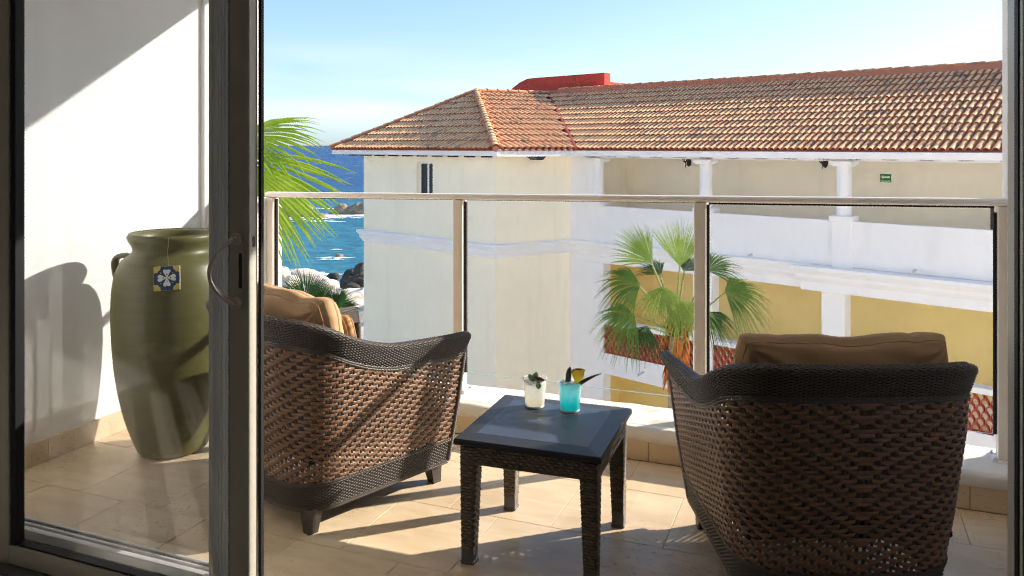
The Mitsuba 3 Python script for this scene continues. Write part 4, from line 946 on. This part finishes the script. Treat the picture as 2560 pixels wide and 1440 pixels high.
for k in range(7):
    s = k/6; rnd_.tm(trimesh.creation.icosphere(1, 0.0042), Mw@move(-0.021+0.041*s, 0.037+0.011*math.sin(math.pi*min(1, s*0.75+0.1)), 0.0065+0.004*math.sin(k*5)))
put('rind', rnd_, 'm_rind', smooth=True, parent=wk)
# ================================================================== tall pot
PX, PY = at(433, 0, 4.095)[0], 4.095
pot = thing('tall_pot', 'tall olive green glazed urn with a decorative tile against the white wall', 'urn')
PM = move(PX, PY, 0.0)
pp = np.array([(0.0, 0.004), (0.150, 0.003), (0.160, 0.006), (0.168, 0.02), (0.202, 0.105), (0.234, 0.21), (0.262, 0.35), (0.277, 0.47), (0.286, 0.60), (0.289, 0.70), (0.286, 0.80), (0.278, 0.875), (0.261, 0.935), (0.242, 0.972), (0.212, 0.995), (0.193, 1.012), (0.188, 1.025), (0.194, 1.045), (0.210, 1.070), (0.217, 1.085), (0.216, 1.100), (0.208, 1.108), (0.196, 1.106), (0.186, 1.094), (0.176, 1.06), (0.170, 1.02), (0.20, 0.96), (0.22, 0.8), (0.22, 0.5), (0.0, 0.45)])
tt = np.concatenate([[0], np.cumsum(np.linalg.norm(np.diff(pp, axis=0), axis=1))])
tq = np.linspace(0, tt[-1], 90); pq = np.stack([PchipInterpolator(tt, pp[:, 0])(tq), PchipInterpolator(tt, pp[:, 1])(tq)], -1); pq[:, 0] = np.maximum(pq[:, 0], 0)
put('body', MB().lathe(pq, 72), 'm_pot_glaze', smooth=True, M=PM, parent=pot)
for ang in (175, 355):
    Mh = PM@move(0, 0, 0, ang)
    hp_ = np.array([(0.225, 0.975), (0.262, 0.985), (0.298, 0.975), (0.312, 0.945), (0.308, 0.905), (0.298, 0.865), (0.285, 0.83)])
    th_ = np.linspace(0, 1, 7); t2 = np.linspace(0, 1, 24)
    hx, hz = PchipInterpolator(th_, hp_[:, 0])(t2), PchipInterpolator(th_, hp_[:, 1])(t2)
    hm = MB(); ga2 = np.arange(12)*2*np.pi/12
    tg = np.gradient(np.stack([hx, 0*hx, hz], -1), axis=0); tg /= np.linalg.norm(tg, axis=1, keepdims=True); nn = np.cross(tg, [0, 1.0, 0])
    gsh = np.stack([hx, 0*hx, hz], -1)[:, None]+0.014*np.cos(ga2)[None, :, None]*nn[:, None]+0.030*np.sin(ga2)[None, :, None]*np.array([0, 1.0, 0])
    hm.sheet(gsh.transpose(1, 0, 2), closeu=True)
    put('handle', hm, 'm_pot_glaze', smooth=True, M=Mh, parent=pot)
# painted tile hanging on the pot
dt = unit([0-PX+(-0.45), 0-PY, 0]); ta = math.atan2(dt[1], dt[0])
td = thing('painted_tile', 'small navy ceramic tile with a white flower and yellow corners on the pot', 'tile')
DM = PM@frame(np.array([-math.sin(ta), math.cos(ta), 0]), unit(np.array([-0.22*math.cos(ta), -0.22*math.sin(ta), 1.0])), [0.279*math.cos(ta), 0.279*math.sin(ta), 0.915])
DM = DM@frame(unit([1, 0.035, 0]), unit([-0.035, 1, 0]), [0, 0, 0])
DM = DM@np.diag([0.94, 0.94, 1, 1]); hw = 0.060
put('body', MB().box((-hw-0.002, -hw-0.002, -0.014), (hw+0.002, hw+0.002, 0.006), bev=0.002), 'm_clay_raw', M=DM, parent=td)
put('ground_glaze', MB().box((-hw, -hw, 0.0055), (hw, hw, 0.0075)), 'm_navy', M=DM, parent=td)
hrt = unary_union([Point(0.0085, 0.0335).buffer(0.0092), Point(-0.0085, 0.0335).buffer(0.0092), Polygon([(-0.0172, 0.031), (0.0172, 0.031), (0.003, 0.004), (-0.003, 0.004)])]).difference(Point(0, 0.017).buffer(0.003))
fl = unary_union([affinity.rotate(hrt, 90*k, origin=(0, 0)) for k in range(4)]+[Point(0, 0).buffer(0.0045)]+[Point(sx*0.028, sy*0.026).buffer(0.0022) for sx in (-1, 1) for sy in (-1, 1)])
put('flower', MB().extrude(affinity.translate(fl, 0.0, 0.002), 0.0016, DM@move(0, 0, 0.0072)), 'm_tile_white', parent=td)
cn = unary_union([Polygon([(hw, hw), (hw-0.033, hw), (hw-0.026, hw-0.014), (hw-0.014, hw-0.026), (hw, hw-0.033)]), Point(hw-0.020, hw-0.011).buffer(0.010).intersection(sbox(-hw, -hw, hw, hw)), Point(hw-0.011, hw-0.020).buffer(0.010).intersection(sbox(-hw, -hw, hw, hw))])
for k in range(4): put('corner', MB().extrude(affinity.rotate(cn, 90*k, origin=(0, 0)), 0.0014, DM@move(0, 0, 0.0072)), 'm_tile_yellow', parent=td)
s0 = PM[:3, 3]+np.array([0.219*math.cos(ta), 0.219*math.sin(ta), 1.10]); s1 = ap(DM, np.array([[0.008, hw, 0.004]]))[0]
mid = (s0+s1)/2+np.array([0.03*math.cos(ta), 0.03*math.sin(ta), -0.005])
put('string', MB().tube([s0, 0.3*s0+0.7*mid, mid, 0.3*mid+0.7*s1, s1], 0.0006, 5), 'm_clay_raw', parent=td)
# ================================================================== palms
def fan(hub, axis, nrm, R, nseg, span, droop, seed, w0=1.0, fuse=0.5, stations=7):
    r = np.random.default_rng(seed)
    axis = unit(axis); nrm = unit(np.asarray(nrm, float)-axis*np.dot(nrm, axis)); side = np.cross(axis, nrm)
    mb = MB(); ang = np.linspace(-span, span, nseg); da = ang[1]-ang[0]
    for a in ang:
        aj = a+r.normal(0, 0.012)
        d = axis*math.cos(aj)+side*math.sin(aj)
        L = R*(0.80+0.20*math.cos(a*0.8))*r.uniform(0.93, 1.05)
        t = np.linspace(0.0, 1, stations)
        cup = -0.16*R*(1-math.cos(a))
        dr_ = droop*r.uniform(0.6, 1.5)
        c = hub+np.outer(t*L, d)+np.outer(cup*t, nrm)
        c[:, 2] -= dr_*R*np.clip(t-0.40, 0, 1)**2*1.6
        tw = r.normal(0, 0.05)*R
        c += np.outer(tw*np.clip(t-fuse, 0, 1)**1.5, side)
        wid = np.where(t < fuse, 0.52*t*L*abs(math.tan(da)), 0.52*fuse*L*abs(math.tan(da))*np.clip((1-t)/(1-fuse), 0.03, 1)**0.75)*w0
        sd = -axis*math.sin(aj)+side*math.cos(aj)
        lo = nrm*1.0
        g = np.stack([c-sd*wid[:, None]-lo*0.45*wid[:, None], c+lo*0.25*wid[:, None], c+sd*wid[:, None]-lo*0.45*wid[:, None]], 1)
        mb.sheet(g)
    return mb
def petiole(p0, p1, r0, r1, sag=0.05):
    t = np.linspace(0, 1, 9)[:, None]; p = np.asarray(p0)*(1-t)+np.asarray(p1)*t
    p[:, 2] += sag*np.sin(np.pi*t[:, 0])
    return MB().tube(p, np.linspace(r0, r1, 9), 6)
def palm(label, base, crown, rt, leaves, mats, seed, Y0, petr=0.014, spans=None, fuse=0.5):
    p = thing('fan_palm', label, 'palm tree')
    r = np.random.default_rng(seed)
    t = np.linspace(0, 1, 40); base, crown = np.asarray(base, float), np.asarray(crown, float)
    c = base+np.outer(t, crown-base); rad = rt*(1.25-0.25*t)+rt*0.05*np.sin(t*170)
    put('trunk', MB().tube(c, rad, 14), 'm_trunk', smooth=True, parent=p)
    for k, (hub, axis, nrm, R, droop, mi_) in enumerate(leaves):
        hub = np.asarray(hub, float)
        sp = spans[k] if spans else r.uniform(84, 100)
        lf = put('leaf', fan(hub, axis, nrm, R, int((36+r.integers(0, 8))*(0.4+0.6*sp/90)), math.radians(sp), droop, seed*100+k, fuse=fuse), mats[mi_], parent=p)
        put('petiole', petiole(crown+r.normal(0, 0.04, 3)+[0, 0, -0.05], hub+unit(axis)*0.06*R, petr*1.6, petr), 'm_petiole', smooth=True, parent=lf)
    return p
def hubs(Y, cx, cy, rows):
    out = []
    for (px, py, dy, ax, ay, az, R, dr_, m_) in rows:
        h = at(px, py, Y); h[1] += dy
        out.append((h, (ax, ay, az), (-0.15*ax, -0.62, 0.75), R, dr_, m_))
    return out
# courtyard palm
Y2 = 15.0
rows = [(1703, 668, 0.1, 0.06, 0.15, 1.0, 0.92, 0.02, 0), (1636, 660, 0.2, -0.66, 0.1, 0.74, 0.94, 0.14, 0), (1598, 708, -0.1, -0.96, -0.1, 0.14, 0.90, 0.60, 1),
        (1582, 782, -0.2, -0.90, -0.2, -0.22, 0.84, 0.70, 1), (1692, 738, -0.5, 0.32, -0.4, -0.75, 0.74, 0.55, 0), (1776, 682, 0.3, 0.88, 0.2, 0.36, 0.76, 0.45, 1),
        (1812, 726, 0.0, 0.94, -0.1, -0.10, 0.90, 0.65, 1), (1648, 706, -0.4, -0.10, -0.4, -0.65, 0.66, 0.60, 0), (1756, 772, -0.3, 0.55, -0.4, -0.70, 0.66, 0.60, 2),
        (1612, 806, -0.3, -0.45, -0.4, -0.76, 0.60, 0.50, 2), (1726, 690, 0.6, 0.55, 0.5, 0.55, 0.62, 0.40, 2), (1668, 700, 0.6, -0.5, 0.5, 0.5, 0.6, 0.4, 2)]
crown2 = at(1692, 838, Y2)
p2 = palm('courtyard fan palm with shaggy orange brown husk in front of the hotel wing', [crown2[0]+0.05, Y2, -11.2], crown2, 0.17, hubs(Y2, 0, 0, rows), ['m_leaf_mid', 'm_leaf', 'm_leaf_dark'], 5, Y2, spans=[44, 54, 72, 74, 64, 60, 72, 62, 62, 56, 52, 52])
hk = MB(); r = np.random.default_rng(8)
for k in range(190):
    z = crown2[2]+0.10-0.95*r.random()**1.3; a = r.uniform(0, 6.28); L = r.uniform(0.15, 0.34)
    p0 = np.array([crown2[0]+0.15*math.cos(a), Y2+0.15*math.sin(a), z]); d = np.array([math.cos(a)*r.uniform(0.2, 0.55), math.sin(a)*r.uniform(0.2, 0.55), 1.0 if z > crown2[2]-0.25 and r.random() < 0.6 else -1.0])
    hk.sheet(blade(p0, d, (math.cos(a), math.sin(a), 0.6), L, r.uniform(0.025, 0.07), r.uniform(0.0, 0.10), k=6, curl=0.4))
put('husk', hk, 'm_husk', smooth=False, parent=p2)
# near palm at the left
Y1 = 9.5
rows = [(588, 338, 0.0, 0.99, -0.05, 0.03, 1.06, 0.40, 0), (590, 372, -0.3, 0.72, -0.15, -0.66, 1.50, 0.14, 0), (560, 400, -0.2, -0.85, -0.3, -0.3, 1.1, 0.3, 0), (575, 420, 0.3, 0.25, 0.2, -0.95, 1.25, 0.3, 0)]
crown1 = at(560, 440, Y1)
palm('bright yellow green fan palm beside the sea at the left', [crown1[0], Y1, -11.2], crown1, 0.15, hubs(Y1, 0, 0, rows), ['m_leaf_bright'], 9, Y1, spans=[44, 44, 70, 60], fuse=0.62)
# small dark palm below the terrace
Y3 = 20.0
rows = [(765, 752, 0, -0.05, -0.1, 1.0, 0.85, 0.02, 0), (748, 765, -0.1, -0.6, -0.2, 0.7, 0.75, 0.10, 0), (790, 762, 0.1, 0.35, 0.1, 0.9, 0.70, 0.10, 0), (838, 770, 0, -0.1, 0.1, 1.0, 0.62, 0.1, 0), (845, 765, -0.2, 0.55, -0.3, 0.6, 0.70, 0.35, 0), (862, 770, -0.2, 0.9, -0.3, 0.2, 0.55, 0.5, 0), (850, 785, -0.4, 0.5, -0.6, -0.3, 0.5, 0.5, 0), (815, 780, -0.2, 0.2, -0.4, 0.5, 0.6, 0.3, 0)]
crown3 = at(812, 812, Y3)
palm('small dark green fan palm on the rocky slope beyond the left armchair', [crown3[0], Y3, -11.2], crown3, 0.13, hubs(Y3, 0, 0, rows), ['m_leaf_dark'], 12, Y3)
# ================================================================== rocks and foam
def boulder(c, s, seed, sub=4):
    m = trimesh.creation.icosphere(sub, 1.0); v = np.array(m.vertices)
    R = np.random.default_rng(seed)
    k = np.ones(len(v))
    for _ in range(9):                                 # flat broken faces
        d = unit(R.normal(size=3)); k = np.minimum(k, R.uniform(0.72, 0.98)/np.maximum(v @ d, 0.2))
    k = k*(1+0.30*(meshkit.fbm(v*1.6+seed, 3, seed=seed)-0.5)+0.22*(meshkit.fbm(v*5+seed, 3, seed=seed+1)-0.5))
    return (v*k[:, None]*np.asarray(s)*0.95+np.asarray(c), m.faces)
def rock(px, py, Y, w, h, m, label=None, group=None, seed=1):
    c = at(px, py, Y)
    put('boulder', boulder((c[0], c[1], c[2]+0.1*h), (w, w*0.8, h), seed), m, smooth=30, label=label, cat='rock', group=group)
ORD = ['leftmost', 'second', 'third', 'fourth', 'fifth', 'sixth', 'seventh', 'eighth', 'ninth', 'tenth', 'eleventh', 'twelfth', 'thirteenth', 'fourteenth', 'fifteenth', 'sixteenth']
def ordinals(rows): 
    o = sorted(range(len(rows)), key=lambda i: rows[i][0]); return {i: ORD[k]+('' if k == 0 else ' from left') for k, i in enumerate(o)}
YR = 158.0
far = [(838, 537, 1.6, 0.5), (854, 529, 1.5, 1.5), (872, 533, 1.2, 1.1), (884, 530, 1.4, 1.4), (898, 528, 1.7, 1.9), (912, 530, 1.7, 1.8), (866, 538, 1.4, 0.6), (890, 538, 1.7, 0.7), (905, 540, 1.4, 0.7), (800, 537, 1.8, 0.35), (816, 539, 1.3, 0.3), (843, 530, 1.0, 1.0), (878, 540, 1.2, 0.5), (826, 538, 1.2, 0.35)]
od = ordinals(far)
for k, (px, py, w, h) in enumerate(far): rock(px, py, YR, w, h, 'm_rock_tan', f'brown boulder, {od[k]} in the open water reef', 'boulders of the far reef', 20+k)
near = [(700, 532, 2.6, 1.9), (722, 532, 2.2, 1.7), (745, 528, 2.0, 1.7), (762, 530, 1.8, 1.4), (715, 543, 2.0, 1.0), (735, 545, 1.6, 0.9), (680, 535, 2.4, 1.4), (798, 546, 1.6, 1.0), (786, 548, 1.4, 1.1), (776, 553, 1.4, 0.7)]
od = ordinals(near)
for k, (px, py, w, h) in enumerate(near): rock(px, py, YR-6, w, h, 'm_rock_tan' if k < 8 else 'm_rock_dark', f'boulder, {od[k]} in the reef behind the palm leaf', 'boulders of the near reef', 50+k)
rock(848, 641, 97, 0.55, 0.35, 'm_rock_tan', 'single small rock awash in white foam off the beach', None, 77)
pile = [(882, 698, 70, 0.95, 0.9), (874, 712, 68, 0.9, 0.7), (893, 715, 66, 0.95, 0.85), (905, 690, 69, 0.8, 1.1), (906, 712, 65, 0.9, 0.8), (880, 722, 64, 0.7, 0.5), (866, 706, 70, 0.6, 0.45)]
od = ordinals(pile)
for k, (px, py, Y, w, h) in enumerate(pile): rock(px, py, Y, w, h, 'm_rock_dark', f'dark boulder, {od[k]} in the waterline pile beside the tower', 'dark boulders at the waterline', 90+k)
rock(834, 692, 74, 0.65, 0.42, 'm_rock_dark', 'lone dark boulder left of the pile at the waterline', None, 101)
for k, (px, py, Y, w, h, lb) in enumerate([(703, 690, 60, 0.75, 0.7, 'pale round boulder right of the left railing post'), (725, 705, 60, 0.9, 0.55, 'pale flat boulder above the small dark palm'), (752, 688, 63, 1.5, 0.5, 'long pale rock ledge at the edge of the water'), (815, 715, 60, 1.1, 0.5, 'pale boulder between the small palm and the dark rocks'), (707, 742, 50, 0.5, 0.5, 'tan boulder low on the slope beside the railing post'), (790, 700, 62, 1.0, 0.4, 'pale slab rock above the small palm'), (840, 735, 55, 0.8, 0.3, 'low pale rock above the tan cushion')]):
    rock(px, py, Y, w, h, 'm_land', lb, None, 120+k)
def foam(px, py, Y, a, b_, seed):
    c = at(px, py, Y); n = 60; g = np.arange(n)*2*np.pi/n
    k = 1+0.6*(meshkit.fbm(np.stack([np.cos(g)*2.2+seed, np.sin(g)*2.2, g*0], -1), 3, seed=seed)-0.5)*2
    return Polygon(np.stack([c[0]+a*k*np.cos(g), c[1]+b_*k*np.sin(g)], -1)).buffer(0)
fm = MB(); R = np.random.default_rng(3)
def lace(px, py, Y, a, b_, n, s0, s1, seed):
    ps = []
    for k in range(n):
        dx, dy = R.normal(0, 0.45, 2); c = at(px, py, Y); s_ = R.uniform(s0, s1)
        f_ = foam(px, py, Y, s_*R.uniform(1.2, 3.2), s_*R.uniform(0.5, 1.0), seed*100+k); ps.append(affinity.translate(f_, dx*a, dy*b_))
    fm.extrude(unary_union(ps), 0.05, move(0, 0, -11.98))
lace(872, 541, YR-2, 9.0, 5.0, 60, 0.25, 0.9, 1); lace(820, 540, YR-1, 5.5, 2.4, 26, 0.2, 0.7, 2); lace(730, 548, YR-8, 11, 4.5, 50, 0.25, 0.9, 3); lace(800, 553, YR-15, 4, 2.0, 18, 0.2, 0.6, 4)
lace(846, 643, 96.5, 1.6, 0.8, 18, 0.10, 0.32, 5); lace(826, 647, 95, 2.2, 0.6, 14, 0.06, 0.22, 6); lace(815, 521, 172, 6, 1.6, 18, 0.2, 0.6, 7); lace(838, 622, 104, 0.9, 0.6, 8, 0.08, 0.2, 8)
lace(848, 706, 77.0, 2.4, 1.4, 30, 0.12, 0.4, 9); lace(790, 680, 84.0, 3.4, 1.2, 24, 0.12, 0.35, 10); lace(730, 672, 86.0, 2.6, 1.0, 16, 0.1, 0.3, 11)
put('surf_foam', fm, 'm_foam', label='white surf foam round the reef and rocks', cat='foam', kind='stuff')
